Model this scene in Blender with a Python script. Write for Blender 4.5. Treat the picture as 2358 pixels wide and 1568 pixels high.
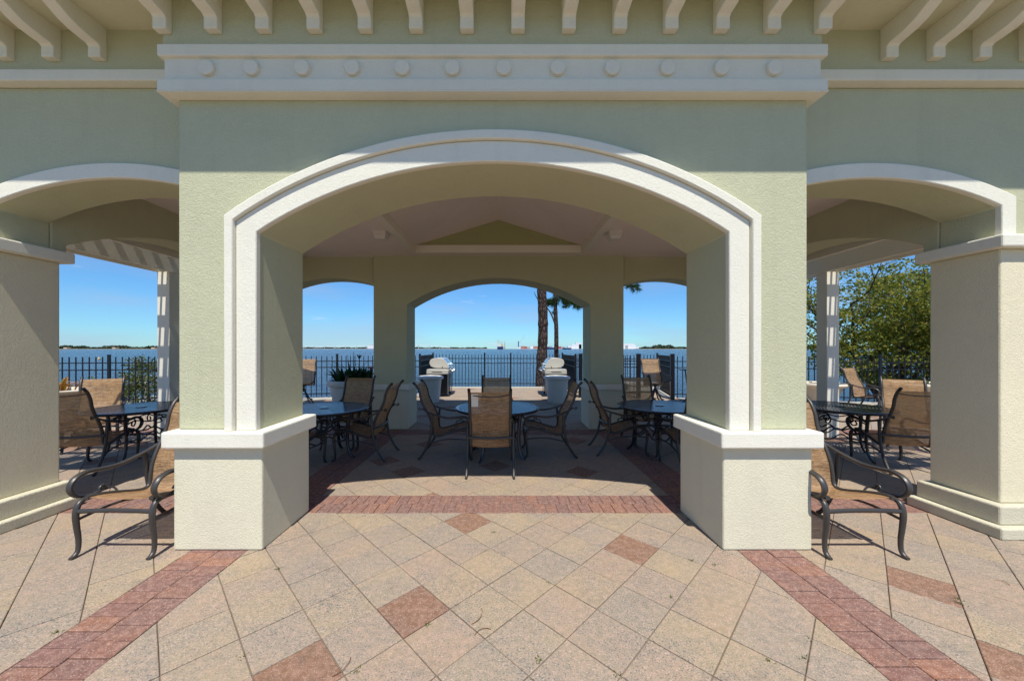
import bpy, bmesh, math, random
import numpy as np
from mathutils import Vector, Matrix, Quaternion
R = math.radians
random.seed(7); rng = np.random.default_rng(11)
sc = bpy.context.scene
for o in list(bpy.data.objects): bpy.data.objects.remove(o)
COL = sc.collection

# ------------------------------------------------------------------ camera
F_PX, PX, PY, CAMX, CAMZ = 830.0, 1157.0, 803.0, 0.077, 1.6      # focal length and principal point for a 2358 x 1568 picture
cd = bpy.data.cameras.new('camera'); cam = bpy.data.objects.new('camera', cd); COL.objects.link(cam)
cam.location = (CAMX, 0, CAMZ); cam.rotation_euler = (R(90), 0, 0)
cd.sensor_width = 36; cd.lens = 36*F_PX/2358; cd.shift_x = (1179-PX)/2358; cd.shift_y = (PY-784)/2358
cd.clip_start = .05; cd.clip_end = 30000
sc.camera = cam
def px(x, y, Y):                    # a pixel and a distance give a point
    return Vector(((x-PX)*Y/F_PX+CAMX, Y, CAMZ+(PY-y)*Y/F_PX))

# ------------------------------------------------------------------ sky, sun, exposure
SUN_EL, SUN_AZ = R(61.5), R(4.5)    # sun behind the camera, a little to its right
w = bpy.data.worlds.new('World'); sc.world = w; w.use_nodes = True
nt = w.node_tree; nt.nodes.clear()
sky = nt.nodes.new('ShaderNodeTexSky'); sky.sky_type = 'NISHITA'; sky.sun_disc = False
sky.sun_elevation = SUN_EL; sky.sun_rotation = math.pi-SUN_AZ
sky.air_density = 1.0; sky.dust_density = .1; sky.ozone_density = 2.0; sky.altitude = 0
bg = nt.nodes.new('ShaderNodeBackground'); bg.inputs[1].default_value = .079
wo = nt.nodes.new('ShaderNodeOutputWorld')
tint = nt.nodes.new('ShaderNodeMix'); tint.data_type = 'RGBA'; tint.blend_type = 'MULTIPLY'; tint.inputs[0].default_value = 1; tint.inputs[7].default_value = (.44, .81, 1.18, 1)
nt.links.new(sky.outputs[0], tint.inputs[6]); 
tcw = nt.nodes.new('ShaderNodeTexCoord'); mpw = nt.nodes.new('ShaderNodeMapping'); mpw.inputs['Scale'].default_value = (2.2, 2.2, 11); nt.links.new(tcw.outputs['Generated'], mpw.inputs[0])
def wnoise(sc_, lo, hi, amt):
    nz = nt.nodes.new('ShaderNodeTexNoise'); nz.inputs['Scale'].default_value = sc_; nz.inputs['Detail'].default_value = 6; nt.links.new(mpw.outputs[0], nz.inputs['Vector'])
    mr = nt.nodes.new('ShaderNodeMapRange'); mr.inputs[1].default_value = lo; mr.inputs[2].default_value = hi; mr.inputs[4].default_value = amt; mr.interpolation_type = 'SMOOTHSTEP'; nt.links.new(nz.outputs['Fac'], mr.inputs[0]); return mr.outputs[0]
def wmix(fac, a, b):
    m = nt.nodes.new('ShaderNodeMix'); m.data_type = 'RGBA'; nt.links.new(fac, m.inputs[0]); nt.links.new(a, m.inputs[6]); m.inputs[7].default_value = (*b, 1); return m.outputs[2]
w1 = wmix(wnoise(1.3, .42, .72, .42), tint.outputs[2], (3.6, 4.4, 6.2)); w2 = wmix(wnoise(4.5, .66, .80, .35), w1, (7.5, 7.6, 8.2))
nt.links.new(w2, bg.inputs[0]); nt.links.new(bg.outputs[0], wo.inputs[0])
sd = bpy.data.lights.new('sun', 'SUN'); sd.energy = 3.7; sd.angle = R(.53); sd.color = (1, .95, .86)
so = bpy.data.objects.new('sun', sd); COL.objects.link(so)
d = Vector((-math.sin(SUN_AZ)*math.cos(SUN_EL), math.cos(SUN_AZ)*math.cos(SUN_EL), -math.sin(SUN_EL)))
so.rotation_euler = d.to_track_quat('-Z', 'Y').to_euler(); so.location = (2, -20, 30)
vs = sc.view_settings; vs.view_transform = 'Standard'; vs.look = 'None'; vs.gamma = 1; vs.use_curve_mapping = False
vs.exposure = .6
sc.render.engine = 'CYCLES'
sc.cycles.use_denoising = True
sc.cycles.max_bounces = 10; sc.cycles.diffuse_bounces = 7; sc.cycles.transparent_max_bounces = 16
sc.cycles.sample_clamp_indirect = 8
sc.cycles.caustics_reflective = False; sc.cycles.caustics_refractive = False

# ------------------------------------------------------------------ materials
class NT:
    def __init__(s, name):
        s.m = bpy.data.materials.new(name); s.m.use_nodes = True; s.t = s.m.node_tree
        s.t.nodes.clear(); s.out = s.n('ShaderNodeOutputMaterial')
    def n(s, typ, **kw):
        x = s.t.nodes.new(typ)
        for k, v in kw.items(): setattr(x, k, v)
        return x
    def l(s, a, b): s.t.links.new(a, b)
    def setin(s, sock, v):
        if hasattr(v, 'links'): s.l(v, sock)
        elif isinstance(v, (tuple, list)) and len(v) == 3 and len(sock.default_value) == 4: sock.default_value = (*v, 1)
        else: sock.default_value = v
    def coords(s, scale=(1, 1, 1), kind='Object'):
        tc = s.n('ShaderNodeTexCoord'); mp = s.n('ShaderNodeMapping'); s.l(tc.outputs[kind], mp.inputs[0])
        mp.inputs['Scale'].default_value = scale; return mp.outputs[0]
    def noise(s, vec, scale, detail=3, rough=.55, out='Fac'):
        x = s.n('ShaderNodeTexNoise'); s.l(vec, x.inputs['Vector']); x.inputs['Scale'].default_value = scale
        x.inputs['Detail'].default_value = detail; x.inputs['Roughness'].default_value = rough; return x.outputs[out]
    def vor(s, vec, scale, out='Distance', feature='F1'):
        x = s.n('ShaderNodeTexVoronoi', feature=feature); s.l(vec, x.inputs['Vector']); x.inputs['Scale'].default_value = scale; return x.outputs[out]
    def ramp(s, fac, stops):
        x = s.n('ShaderNodeValToRGB'); s.l(fac, x.inputs[0]); e = x.color_ramp.elements
        while len(e) < len(stops): e.new(.5)
        for q, (p, c) in zip(e, stops): q.position = p; q.color = (*c, 1) if len(c) == 3 else c
        return x.outputs[0]
    def mix(s, fac, a, b, mode='MIX'):
        x = s.n('ShaderNodeMix', data_type='RGBA', blend_type=mode)
        s.setin(x.inputs[0], fac); s.setin(x.inputs[6], a); s.setin(x.inputs[7], b); return x.outputs[2]
    def math(s, op, a, b=0.0, clamp=False):
        x = s.n('ShaderNodeMath', operation=op, use_clamp=clamp); s.setin(x.inputs[0], a); s.setin(x.inputs[1], b); return x.outputs[0]
    def bump(s, h, strength=.3, dist=.01):
        x = s.n('ShaderNodeBump'); s.l(h, x.inputs['Height']); x.inputs['Strength'].default_value = strength; x.inputs['Distance'].default_value = dist; return x.outputs[0]
    def bsdf(s, color, rough=.6, normal=None, metal=0, spec=.5, link=True, **kw):
        p = s.n('ShaderNodeBsdfPrincipled'); s.setin(p.inputs['Base Color'], color); s.setin(p.inputs['Roughness'], rough)
        p.inputs['Metallic'].default_value = metal; p.inputs['Specular IOR Level'].default_value = spec
        for k, v in kw.items(): s.setin(p.inputs[k], v)
        if normal is not None: s.l(normal, p.inputs['Normal'])
        if link: s.l(p.outputs[0], s.out.inputs[0])
        return p.outputs[0]
M = {}
def plain(name, col, rough=.5, metal=0, var=.12, scale=6, spec=.5, bump=0):
    q = NT(name); v = q.coords(); nz = q.noise(v, scale, 4)
    c = q.mix(nz, tuple(x*(1-var) for x in col), tuple(min(1, x*(1+var)) for x in col))
    nrm = q.bump(q.noise(v, scale*12, 3), bump, .01) if bump else None
    q.bsdf(c, rough, nrm, metal, spec); M[name] = q.m
def stucco(name, col, bump=.42, stain=.06, green=0):
    q = NT(name); v = q.coords()
    big = q.noise(v, 1.1, 5); mid = q.noise(v, 5, 4)
    c = q.mix(big, tuple(x*(1-stain) for x in col), tuple(min(1, x*(1+stain)) for x in col))
    c = q.mix(q.math('MULTIPLY', mid, .16), c, tuple(x*.72 for x in col))
    streak = q.noise(q.coords((9, 9, .5)), 1.0, 4)
    c = q.mix(q.ramp(streak, [(.55, (0, 0, 0)), (.8, (.14, .14, .14))]), c, tuple(x*.6 for x in col))
    g1 = q.noise(v, 95, 4, .7); g2 = q.vor(v, 62)
    pit = q.ramp(g1, [(.38, (0, 0, 0)), (.55, (1, 1, 1))])
    c = q.mix(q.math('MULTIPLY', q.ramp(g1, [(.30, (1, 1, 1)), (.44, (0, 0, 0))]), .22), c, tuple(x*.5 for x in col))
    h = q.math('ADD', q.math('ADD', q.math('MULTIPLY', g2, .6), pit), q.math('MULTIPLY', q.noise(v, 17, 4), 1.6))
    blot = q.noise(v, 2.6, 6, .7); c = q.mix(q.ramp(blot, [(.52, (0, 0, 0)), (.70, (.22, .22, .22))]), c, tuple(x*y for x, y in zip(col, (.80, .80, .84))))
    q.bsdf(c, .92, q.bump(h, bump, .006), spec=.2); M[name] = q.m
stucco('wall', (.55, .55, .375)); stucco('trim', (.80, .775, .66), bump=.26); stucco('pedestal', (.72, .68, .51), bump=.32)
stucco('pier', (.78, .71, .51), bump=.38)
stucco('soffit', (.66, .64, .46), bump=.15)
stucco('plinth', (.66, .62, .47), bump=.55, stain=.12)
stucco('ceiling', (.80, .71, .67), bump=.08, stain=.03)
stucco('tympanum', (.42, .42, .22), bump=.5)
stucco('concrete', (.52, .49, .42), bump=.5, stain=.12)
plain('white_paint', (.73, .70, .61), .55, var=.06, scale=3, bump=.05)
plain('bronze', (.058, .053, .049), .40, .25, var=.2, scale=10)
plain('table_metal', (.05, .053, .06), .20, .5, var=.2, scale=8)
plain('fence_black', (.006, .006, .010), .38, .1)
plain('white_plastic', (.62, .61, .58), .45, var=.1, scale=3)
plain('cream_pot', (.62, .56, .45), .7, var=.12, scale=4, bump=.1)
plain('soil', (.035, .025, .018), .95, bump=.5)
plain('grill_white', (.46, .44, .39), .35, var=.05)
plain('grill_black', (.012, .012, .013), .45)
plain('steel', (.62, .63, .65), .18, 1.0)
plain('fixture', (.66, .65, .63), .4)
plain('cap_black', (.01, .01, .01), .5)
plain('roof_tile', (.28, .16, .11), .8, var=.3, bump=.2)
plain('bark_dark', (.085, .065, .05), .95, var=.5, scale=18, bump=.6)
plain('far_white', (.75, .75, .75), .7); plain('far_blue', (.03, .13, .38), .6); plain('far_pale_blue', (.16, .45, .68), .6)
plain('far_red', (.42, .07, .06), .7); plain('far_rust', (.40, .17, .12), .7); plain('far_grey', (.33, .35, .36), .8)
plain('far_yellow', (.62, .46, .16), .6); plain('far_pink', (.62, .30, .30), .6); plain('far_navy', (.02, .025, .11), .5)
plain('far_concrete', (.55, .55, .53), .8); plain('far_sand', (.55, .49, .38), .9); plain('far_green', (.10, .15, .09), .9)
plain('twig', (.16, .075, .03), .8)
plain('red_petal', (.5, .02, .03), .6)
plain('grey_sill', (.42, .42, .40), .7)

def pavermat(name, stops, speck, speckamt, dirt):
    q = NT(name); oi = q.n('ShaderNodeObjectInfo'); ge = q.n('ShaderNodeNewGeometry')
    rnd = q.math('FRACT', q.math('ADD', oi.outputs['Random'], ge.outputs['Random Per Island']))
    tc = q.n('ShaderNodeTexCoord'); v = ge.outputs['Position']
    base = q.ramp(rnd, stops)
    hi = q.mix(.5, base, (1, .9, .78))
    big = q.noise(v, 3.2, 5, .6)
    c = q.mix(q.ramp(big, [(.36, (0, 0, 0)), (.7, (.55, .55, .55))]), base, dirt)
    c = q.mix(q.ramp(q.noise(v, 26, 4, .6), [(.42, (0, 0, 0)), (.66, (.55, .55, .55))]), c, q.mix(.45, base, (.62, .40, .32)))
    s1 = q.noise(v, 92, 3, .65); s2 = q.noise(v, 150, 2, .6); s3 = q.vor(v, 75)
    grime = q.ramp(q.noise(v, 1.6, 5, .65), [(.35, (.25, .25, .25)), (.65, (1, 1, 1))])
    c = q.mix(q.math('MULTIPLY', q.math('MULTIPLY', q.ramp(s1, [(.53, (0, 0, 0)), (.61, (1, 1, 1))]), speckamt), grime), c, speck)
    c = q.mix(q.math('MULTIPLY', q.ramp(s2, [(.60, (0, 0, 0)), (.66, (1, 1, 1))]), .55), c, hi)
    c = q.mix(q.ramp(q.noise(v, 5.5, 7, .72), [(.56, (0, 0, 0)), (.68, (.5, .5, .5))]), c, q.mix(.55, c, (.09, .085, .08)))
    h = q.math('ADD', q.math('MULTIPLY', s1, .7), q.math('MULTIPLY', s3, .5))
    q.bsdf(c, .86, q.bump(h, .45, .004), spec=.25); M[name] = q.m
pavermat('paver', [(0, (.325, .245, .16)), (.2, (.345, .268, .165)), (.4, (.29, .238, .172)), (.6, (.345, .247, .165)), (.8, (.305, .247, .178)), (1, (.335, .262, .168))], (.095, .105, .12), .9, (.235, .21, .185))
pavermat('paver_red', [(0, (.218, .116, .066)), (.5, (.225, .118, .068)), (1, (.198, .104, .066))], (.13, .11, .10), .6, (.17, .11, .085))
pavermat('brick', [(0, (.175, .088, .072)), (.3, (.22, .102, .070)), (.6, (.19, .092, .074)), (.9, (.235, .108, .070)), (1, (.27, .12, .068))], (.12, .10, .105), .7, (.16, .105, .095))
q = NT('joint_sand'); v = q.coords(); q.bsdf(q.mix(q.noise(v, 2, 4), (.16, .12, .085), (.27, .21, .155)), .95, q.bump(q.noise(v, 120), .4, .004)); M['joint_sand'] = q.m
q = NT('grass'); v = q.coords(); q.bsdf(q.mix(q.noise(v, 3, 6), (.05, .075, .02), (.10, .12, .045)), .95, q.bump(q.noise(v, 60, 5), .8, .03)); M['grass'] = q.m
q = NT('bank'); v = q.coords(); q.bsdf(q.mix(q.noise(v, 2, 6), (.06, .07, .03), (.22, .19, .13)), .95, q.bump(q.noise(v, 6, 6), .8, .15)); M['bank'] = q.m

# woven sling
q = NT('sling'); v = q.coords()
s1 = q.noise(q.coords((9, 170, 170)), 1.0, 4, .65); s2 = q.noise(q.coords((40, 330, 330)), 1.0, 2); cross = q.noise(q.coords((260, 14, 14)), 1.0, 2)
f = q.math('ADD', q.math('MULTIPLY', s1, .62), q.math('ADD', q.math('MULTIPLY', s2, .28), q.math('MULTIPLY', cross, .12)))
c = q.ramp(f, [(.34, (.085, .044, .025)), (.45, (.30, .18, .095)), (.53, (.52, .32, .16)), (.63, (.68, .50, .31))])
p = q.bsdf(c, .75, q.bump(f, .4, .003), spec=.25, link=False)
tr = q.n('ShaderNodeBsdfTranslucent'); q.l(q.mix(.35, c, (.75, .34, .09)), tr.inputs[0])
ms = q.n('ShaderNodeMixShader'); ms.inputs[0].default_value = .42; q.l(p, ms.inputs[1]); q.l(tr.outputs[0], ms.inputs[2])
tp = q.n('ShaderNodeBsdfTransparent'); ms2 = q.n('ShaderNodeMixShader')
q.l(q.math('MULTIPLY', q.ramp(f, [(.36, (1, 1, 1)), (.56, (.25, .25, .25))]), .30), ms2.inputs[0]); q.l(ms.outputs[0], ms2.inputs[1]); q.l(tp.outputs[0], ms2.inputs[2])
q.l(ms2.outputs[0], q.out.inputs[0]); M['sling'] = q.m

def leafmat(name, stops, trans=.45):
    q = NT(name); ge = q.n('ShaderNodeNewGeometry')
    c = q.ramp(ge.outputs['Random Per Island'], stops)
    c = q.mix(q.math('MULTIPLY', q.noise(q.coords(), .9, 3), .5), c, q.mix(.6, c, stops[-1][1]))
    p = q.bsdf(c, .5, spec=.4, link=False); tr = q.n('ShaderNodeBsdfTranslucent'); q.l(c, tr.inputs[0])
    ms = q.n('ShaderNodeMixShader'); ms.inputs[0].default_value = trans; q.l(p, ms.inputs[1]); q.l(tr.outputs[0], ms.inputs[2])
    q.l(ms.outputs[0], q.out.inputs[0]); M[name] = q.m
leafmat('leaf_oak', [(0, (.06, .11, .018)), (.35, (.13, .185, .028)), (.7, (.25, .26, .034)), (1, (.37, .33, .04))], .5)
leafmat('leaf_bush', [(0, (.030, .065, .012)), (.5, (.075, .125, .020)), (.8, (.15, .18, .03)), (1, (.13, .09, .035))])
leafmat('leaf_pot', [(0, (.012, .035, .010)), (1, (.035, .085, .022))], .3)
leafmat('leaf_croton', [(0, (.35, .05, .015)), (.4, (.45, .15, .02)), (.7, (.42, .30, .03)), (1, (.10, .16, .02))], .35)
leafmat('needle', [(0, (.020, .055, .012)), (1, (.06, .11, .022))], .3)
leafmat('weed', [(0, (.07, .11, .02)), (1, (.16, .19, .04))])
q = NT('bark_pine'); v = q.coords((7, 7, 2.2)); vr = q.vor(v, 1.6, feature='DISTANCE_TO_EDGE'); nz = q.noise(q.coords(), 9, 5)
c = q.mix(q.ramp(vr, [(.02, (0, 0, 0)), (.22, (1, 1, 1))]), (.022, .016, .014), q.mix(nz, (.055, .045, .045), (.16, .105, .08)))
q.bsdf(c, .95, q.bump(q.math('ADD', q.math('MULTIPLY', vr, 2.0), q.math('MULTIPLY', nz, .4)), .9, .05), spec=.15); M['bark_pine'] = q.m
q = NT('water'); ge = q.n('ShaderNodeNewGeometry'); mp = q.n('ShaderNodeMapping'); q.l(ge.outputs['Position'], mp.inputs[0]); mp.inputs['Scale'].default_value = (.55, 1.5, 1)
n1 = q.noise(mp.outputs[0], 1.5, 5, .6); n2 = q.noise(mp.outputs[0], .18, 4); n3 = q.noise(mp.outputs[0], .012, 4)
h = q.math('ADD', n1, q.math('MULTIPLY', n2, 2.2))
c = q.mix(n3, (.006, .028, .085), (.012, .042, .115))
q.bsdf(c, .15, q.bump(h, 1.0, .45), spec=.33, IOR=1.2); M['water'] = q.m

# ------------------------------------------------------------------ mesh helpers
def catmull(pts, n=6):
    P = [Vector(p) for p in pts]; out = []
    for i in range(len(P)-1):
        p0 = P[max(i-1, 0)]; p1 = P[i]; p2 = P[i+1]; p3 = P[min(i+2, len(P)-1)]
        for k in range(n):
            t = k/n; t2 = t*t; t3 = t2*t
            out.append(.5*((2*p1)+(-p0+p2)*t+(2*p0-5*p1+4*p2-p3)*t2+(-p0+3*p1-3*p2+p3)*t3))
    out.append(P[-1]); return out
class MB:
    def __init__(s): s.v = []; s.f = []
    def box(s, x0, x1, y0, y1, z0, z1):
        b = len(s.v); s.v += [(x, y, z) for z in (z0, z1) for y in (y0, y1) for x in (x0, x1)]
        s.f += [tuple(b+i for i in q) for q in ((0, 2, 3, 1), (4, 5, 7, 6), (0, 1, 5, 4), (2, 6, 7, 3), (0, 4, 6, 2), (1, 3, 7, 5))]; return s
    def prism(s, poly, axis, a0, a1):             # poly in the two other axes, in order
        n = len(poly); b = len(s.v)
        def mk(p, a):
            return {'x': (a, p[0], p[1]), 'y': (p[0], a, p[1]), 'z': (p[0], p[1], a)}[axis]
        s.v += [mk(p, a0) for p in poly]+[mk(p, a1) for p in poly]
        s.f += [tuple(range(b, b+n)), tuple(range(b+2*n-1, b+n-1, -1))]
        s.f += [(b+i, b+(i+1) % n, b+n+(i+1) % n, b+n+i) for i in range(n)]; return s
    def tube(s, pts, r, n=8, smooth=0, flat=1.0, caps=True, up=None):   # r number or list; flat scales the sideways half-width
        P = catmull(pts, smooth) if smooth else [Vector(p) for p in pts]
        m = len(P); rr = r if isinstance(r, (list, tuple)) else [r]*m
        if len(rr) != m: rr = [float(np.interp(i/(m-1), np.linspace(0, 1, len(rr)), rr)) for i in range(m)]
        b = len(s.v); prev = None
        for i, p in enumerate(P):
            t = (P[min(i+1, m-1)]-P[max(i-1, 0)]); t.normalize()
            if prev is None:
                u = Vector(up) if up else (Vector((0, 0, 1)) if abs(t.z) < .9 else Vector((1, 0, 0)))
                a = (u-t*u.dot(t)).normalized()
            else: a = (prev-t*prev.dot(t)).normalized()
            prev = a; c = t.cross(a)
            for k in range(n):
                an = 2*math.pi*(k+.5)/n
                s.v.append(tuple(p+a*(rr[i]*math.cos(an))+c*(rr[i]*flat*math.sin(an))))
        for i in range(m-1):
            for k in range(n):
                s.f.append((b+i*n+k, b+i*n+(k+1) % n, b+(i+1)*n+(k+1) % n, b+(i+1)*n+k))
        if caps: s.f += [tuple(b+k for k in range(n-1, -1, -1)), tuple(b+(m-1)*n+k for k in range(n))]
        return s
    def lathe(s, prof, n=32, c=(0, 0, 0)):        # prof of (r, z), bottom outside to top ...
        b = len(s.v)
        for r, z in prof:
            for k in range(n): a = 2*math.pi*k/n; s.v.append((c[0]+r*math.cos(a), c[1]+r*math.sin(a), c[2]+z))
        for i in range(len(prof)-1):
            for k in range(n): s.f.append((b+i*n+k, b+i*n+(k+1) % n, b+(i+1)*n+(k+1) % n, b+(i+1)*n+k))
        s.f += [tuple(b+k for k in range(n-1, -1, -1)), tuple(b+(len(prof)-1)*n+k for k in range(n))]; return s
    def grid(s, rows):                             # rows of equal-length point lists
        b = len(s.v); m = len(rows[0])
        for r in rows: s.v += [tuple(p) for p in r]
        for i in range(len(rows)-1):
            for k in range(m-1): s.f.append((b+i*m+k, b+i*m+k+1, b+(i+1)*m+k+1, b+(i+1)*m+k))
        return s
    def mesh(s, name, mat, smooth=None):
        me = bpy.data.meshes.new(name); me.from_pydata(s.v, [], s.f)
        bm = bmesh.new(); bm.from_mesh(me); bmesh.ops.recalc_face_normals(bm, faces=bm.faces); bm.to_mesh(me); bm.free()
        me.materials.append(M[mat])
        if smooth is not None:
            me.shade_smooth(); me.set_sharp_from_angle(angle=R(smooth))
        return me
    def build(s, name, mat, parent=None, smooth=None, bevel=0, loc=None, seg=2):
        return mkobj(name, s.mesh(name, mat, smooth), parent, bevel, loc, seg)
def mkobj(name, me, parent=None, bevel=0, loc=None, seg=2, rz=0):
    o = bpy.data.objects.new(name, me); COL.objects.link(o)
    if loc is not None: o.location = loc
    if rz: o.rotation_euler = (0, 0, rz)
    if parent is not None: o.parent = parent
    if bevel:
        b = o.modifiers.new('bevel', 'BEVEL'); b.width = bevel; b.segments = seg; b.limit_method = 'ANGLE'; b.angle_limit = R(40); b.harden_normals = False
    return o
def empty(name, loc=(0, 0, 0), rz=0):
    o = bpy.data.objects.new(name, None); COL.objects.link(o); o.location = loc; o.rotation_euler = (0, 0, rz); o.empty_display_size = .2; return o
def tag(o, label=None, cat=None, group=None, kind=None):
    for k, v in (('label', label), ('category', cat), ('group', group), ('kind', kind)):
        if v: o[k] = v
    return o
def copy_tree(o, parent=None):
    c = o.copy(); COL.objects.link(c); c.parent = parent
    for ch in o.children: copy_tree(ch, c)
    return c
def leaves(pts, size, jit=.5, aspect=.5, droop=0, align=None):   # one flat bent leaf per point, as one mesh builder
    mb = MB(); n = len(pts)
    for p in pts:
        L = size*(1-jit/2+jit*random.random()); W = L*aspect
        q = Quaternion((random.gauss(0, 1), random.gauss(0, 1), random.gauss(0, 1), random.gauss(0, 1))).normalized()
        a = q @ Vector((1, 0, 0)); b = q @ Vector((0, 1, 0)); c = a.cross(b)
        if align is not None: a = (a*.6+Vector(align)).normalized(); b = (b-a*b.dot(a)).normalized(); c = a.cross(b)
        p = Vector(p); k = len(mb.v)
        mb.v += [tuple(p), tuple(p+a*L*.5+b*W*.5+c*L*.08), tuple(p+a*L), tuple(p+a*L*.5-b*W*.5+c*L*.08)]
        mb.f += [(k, k+1, k+2, k+3)]
    return mb
def raw(mb, name, mat, parent=None, loc=None):                    # big meshes: no normal recalculation
    me = bpy.data.meshes.new(name); me.from_pydata(mb.v, [], mb.f); me.materials.append(M[mat]); return mkobj(name, me, parent, loc=loc)

# ------------------------------------------------------------------ the setting: ground, bank, water, patio
land = [(-40, 7.4), (-16, 9.3), (-11, 10.35), (-5.3, 11.85), (-2.90, 12.15), (-3.0, 15.05), (2.78, 15.05), (2.82, 14.25), (6.4, 14.25), (5.72, 11.65),
        (11.2, 10.65), (16, 9.8), (40, 7.6), (40, -40), (-40, -40)]
tag(MB().prism(land, 'z', -1.9, -.03).build('ground', 'concrete'), kind='structure')
tag(MB().prism([(-30, 4), (30, 4), (30, 15.2), (6.8, 15.6), (6.2, 22), (-4, 22), (-4.2, 15.6), (-30, 15.2)], 'z', -2.2, -.95).build('bank', 'bank'), kind='structure')
tag(MB().box(-40, 40, -60, -11.0, -.6, -.006).build('lawn', 'grass'), kind='structure')
tag(MB().grid([[(-12000, 3, -1.25), (12000, 3, -1.25)], [(-12000, 9000, -1.25), (12000, 9000, -1.25)]]).build('water', 'water'), kind='structure')
def inside(p, poly):
    c = False; n = len(poly)
    for i in range(n):
        a = poly[i]; b = poly[(i+1) % n]
        if (a[1] > p[1]) != (b[1] > p[1]) and p[0] < (b[0]-a[0])*(p[1]-a[1])/(b[1]-a[1])+a[0]: c = not c
    return c
def clip(poly, x0, x1, y0, y1):
    for ax, lim, sg in ((0, x0, 1), (0, x1, -1), (1, y0, 1), (1, y1, -1)):
        out = []
        for i in range(len(poly)):
            a = poly[i-1]; b = poly[i]; da = (a[ax]-lim)*sg; db = (b[ax]-lim)*sg
            if da*db < 0:
                t = da/(da-db); out.append((a[0]+(b[0]-a[0])*t, a[1]+(b[1]-a[1])*t))
            if db >= 0: out.append(b)
        poly = out
        if len(poly) < 3: return []
    res = []
    for p in poly:
        if not res or math.hypot(p[0]-res[-1][0], p[1]-res[-1][1]) > .004: res.append(p)
    if len(res) > 2 and math.hypot(res[0][0]-res[-1][0], res[0][1]-res[-1][1]) < .004: res.pop()
    return res if len(res) > 2 else []
def area(p): return .5*abs(sum(p[i-1][0]*p[i][1]-p[i][0]*p[i-1][1] for i in range(len(p))))
def inset(poly, d):
    n = len(poly)
    if sum(poly[i-1][0]*poly[i][1]-poly[i][0]*poly[i-1][1] for i in range(n)) < 0: poly = poly[::-1]
    L = []
    for i in range(n):
        a = poly[i]; b = poly[(i+1) % n]; dx, dy = b[0]-a[0], b[1]-a[1]; l = math.hypot(dx, dy); nx, ny = -dy/l, dx/l
        L.append((a[0]+nx*d, a[1]+ny*d, dx/l, dy/l))
    out = []
    for i in range(n):
        p = L[i-1]; q_ = L[i]; det = p[2]*q_[3]-p[3]*q_[2]
        if abs(det) < 1e-6: out.append((q_[0], q_[1])); continue
        t = ((q_[0]-p[0])*q_[3]-(q_[1]-p[1])*q_[2])/det; out.append((p[0]+p[2]*t, p[1]+p[3]*t))
    return out
def slab(mb, poly, gap, bev, c, dz, tilt):
    A = inset(poly, gap); B = inset(poly, gap+bev); n = len(A); b = len(mb.v)
    def z(p, h): return h+dz+tilt[0]*(p[0]-c[0])+tilt[1]*(p[1]-c[1])
    mb.v += [(p[0]-c[0], p[1]-c[1], -.035) for p in A]+[(p[0]-c[0], p[1]-c[1], z(p, -bev*.8)) for p in A]+[(p[0]-c[0], p[1]-c[1], z(p, 0)) for p in B]
    for k in range(2): mb.f += [(b+k*n+i, b+k*n+(i+1) % n, b+(k+1)*n+(i+1) % n, b+(k+1)*n+i) for i in range(n)]
    mb.f.append(tuple(range(b+2*n, b+3*n)))
def imgarea(poly):
    P = []
    for x, y in poly:
        if y < .9: return 0
        P.append((PX+(x-CAMX)*F_PX/y, PY+CAMZ*F_PX/y))
    cx = sum(p[0] for p in P)/len(P); cy = sum(p[1] for p in P)/len(P)
    if not (-40 < cx < 2400 and cy < 1600): return 0
    return area(P)
patio = tag(MB().prism(land[:-2]+[(40, -11.2), (-40, -11.2)], 'z', -.029, -.010).build('patio', 'joint_sand'), kind='structure')
D = .452
zones = [(-1.95, 1.95, -11, 3.52), (2.40, 12.5, -11, 3.52), (-12.5, -2.40, -11, 3.52), (-1.90, 1.90, 3.94, 6.72), (2.34, 12.5, 3.94, 6.72), (-12.5, -2.34, 3.94, 6.72), (-12.5, 12.5, 7.14, 14.6)]
reds = [(-.472, 2.22), (-.924, 1.768), (1.11, 2.898), (-.246, 3.35), (-1.15, 4.706), (1.11, 4.706), (-.02, 4.93), (2.92, 2.446), (2.69, 1.768), (-1.15, 6.06), (1.336, 6.29), (-.698, 3.8),
        (1.336, 3.80), (.886, 5.6), (-2.28, 1.99), (-1.6, 5.16), (-3.18, 4.25), (.658, .86), (-.698, .41), (-5.9, 5.8), (5.4, 4.0), (-1.83, 8.5), (1.56, 9.5), (-.9, 10.2), (2.2, 8.3), (.2, 13.1), (-1.2, 12.6)]
edge = [(x, y-.22) if y > 7 else (x, y) for x, y in land]
tiles = []
for zx0, zx1, zy0, zy1 in zones:
    for i in range(int((zx0-1)/(D/2)), int((zx1+1)/(D/2))+2):
        for j in range(int((zy0-3)/(D/2))-2, int((zy1)/(D/2))+4):
            if (i+j) % 2 == 0: continue
            cx, cy = -.02+i*D/2, 1.994+(j-8)*D/2
            if cx < zx0-.3 or cx > zx1+.3 or cy < zy0-.3 or cy > zy1+.3: continue
            poly = clip([(cx-D/2, cy), (cx, cy-D/2), (cx+D/2, cy), (cx, cy+D/2)], zx0, zx1, zy0, zy1)
            if not poly or area(poly) < .002: continue
            if cy > 7 and not all(inside(p, edge) for p in poly): continue
            red = any(abs(cx-a)+abs(cy-b) < .12 for a, b in reds) or ((abs(cx) > 5.2 or cy > 8 or cy < 0) and random.random() < .045)
            tiles.append((imgarea(poly), poly, (cx, cy), 'paver_red' if red else 'paver'))
tiles.sort(key=lambda t: -t[0])
rest = {}; protos = {}
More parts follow.
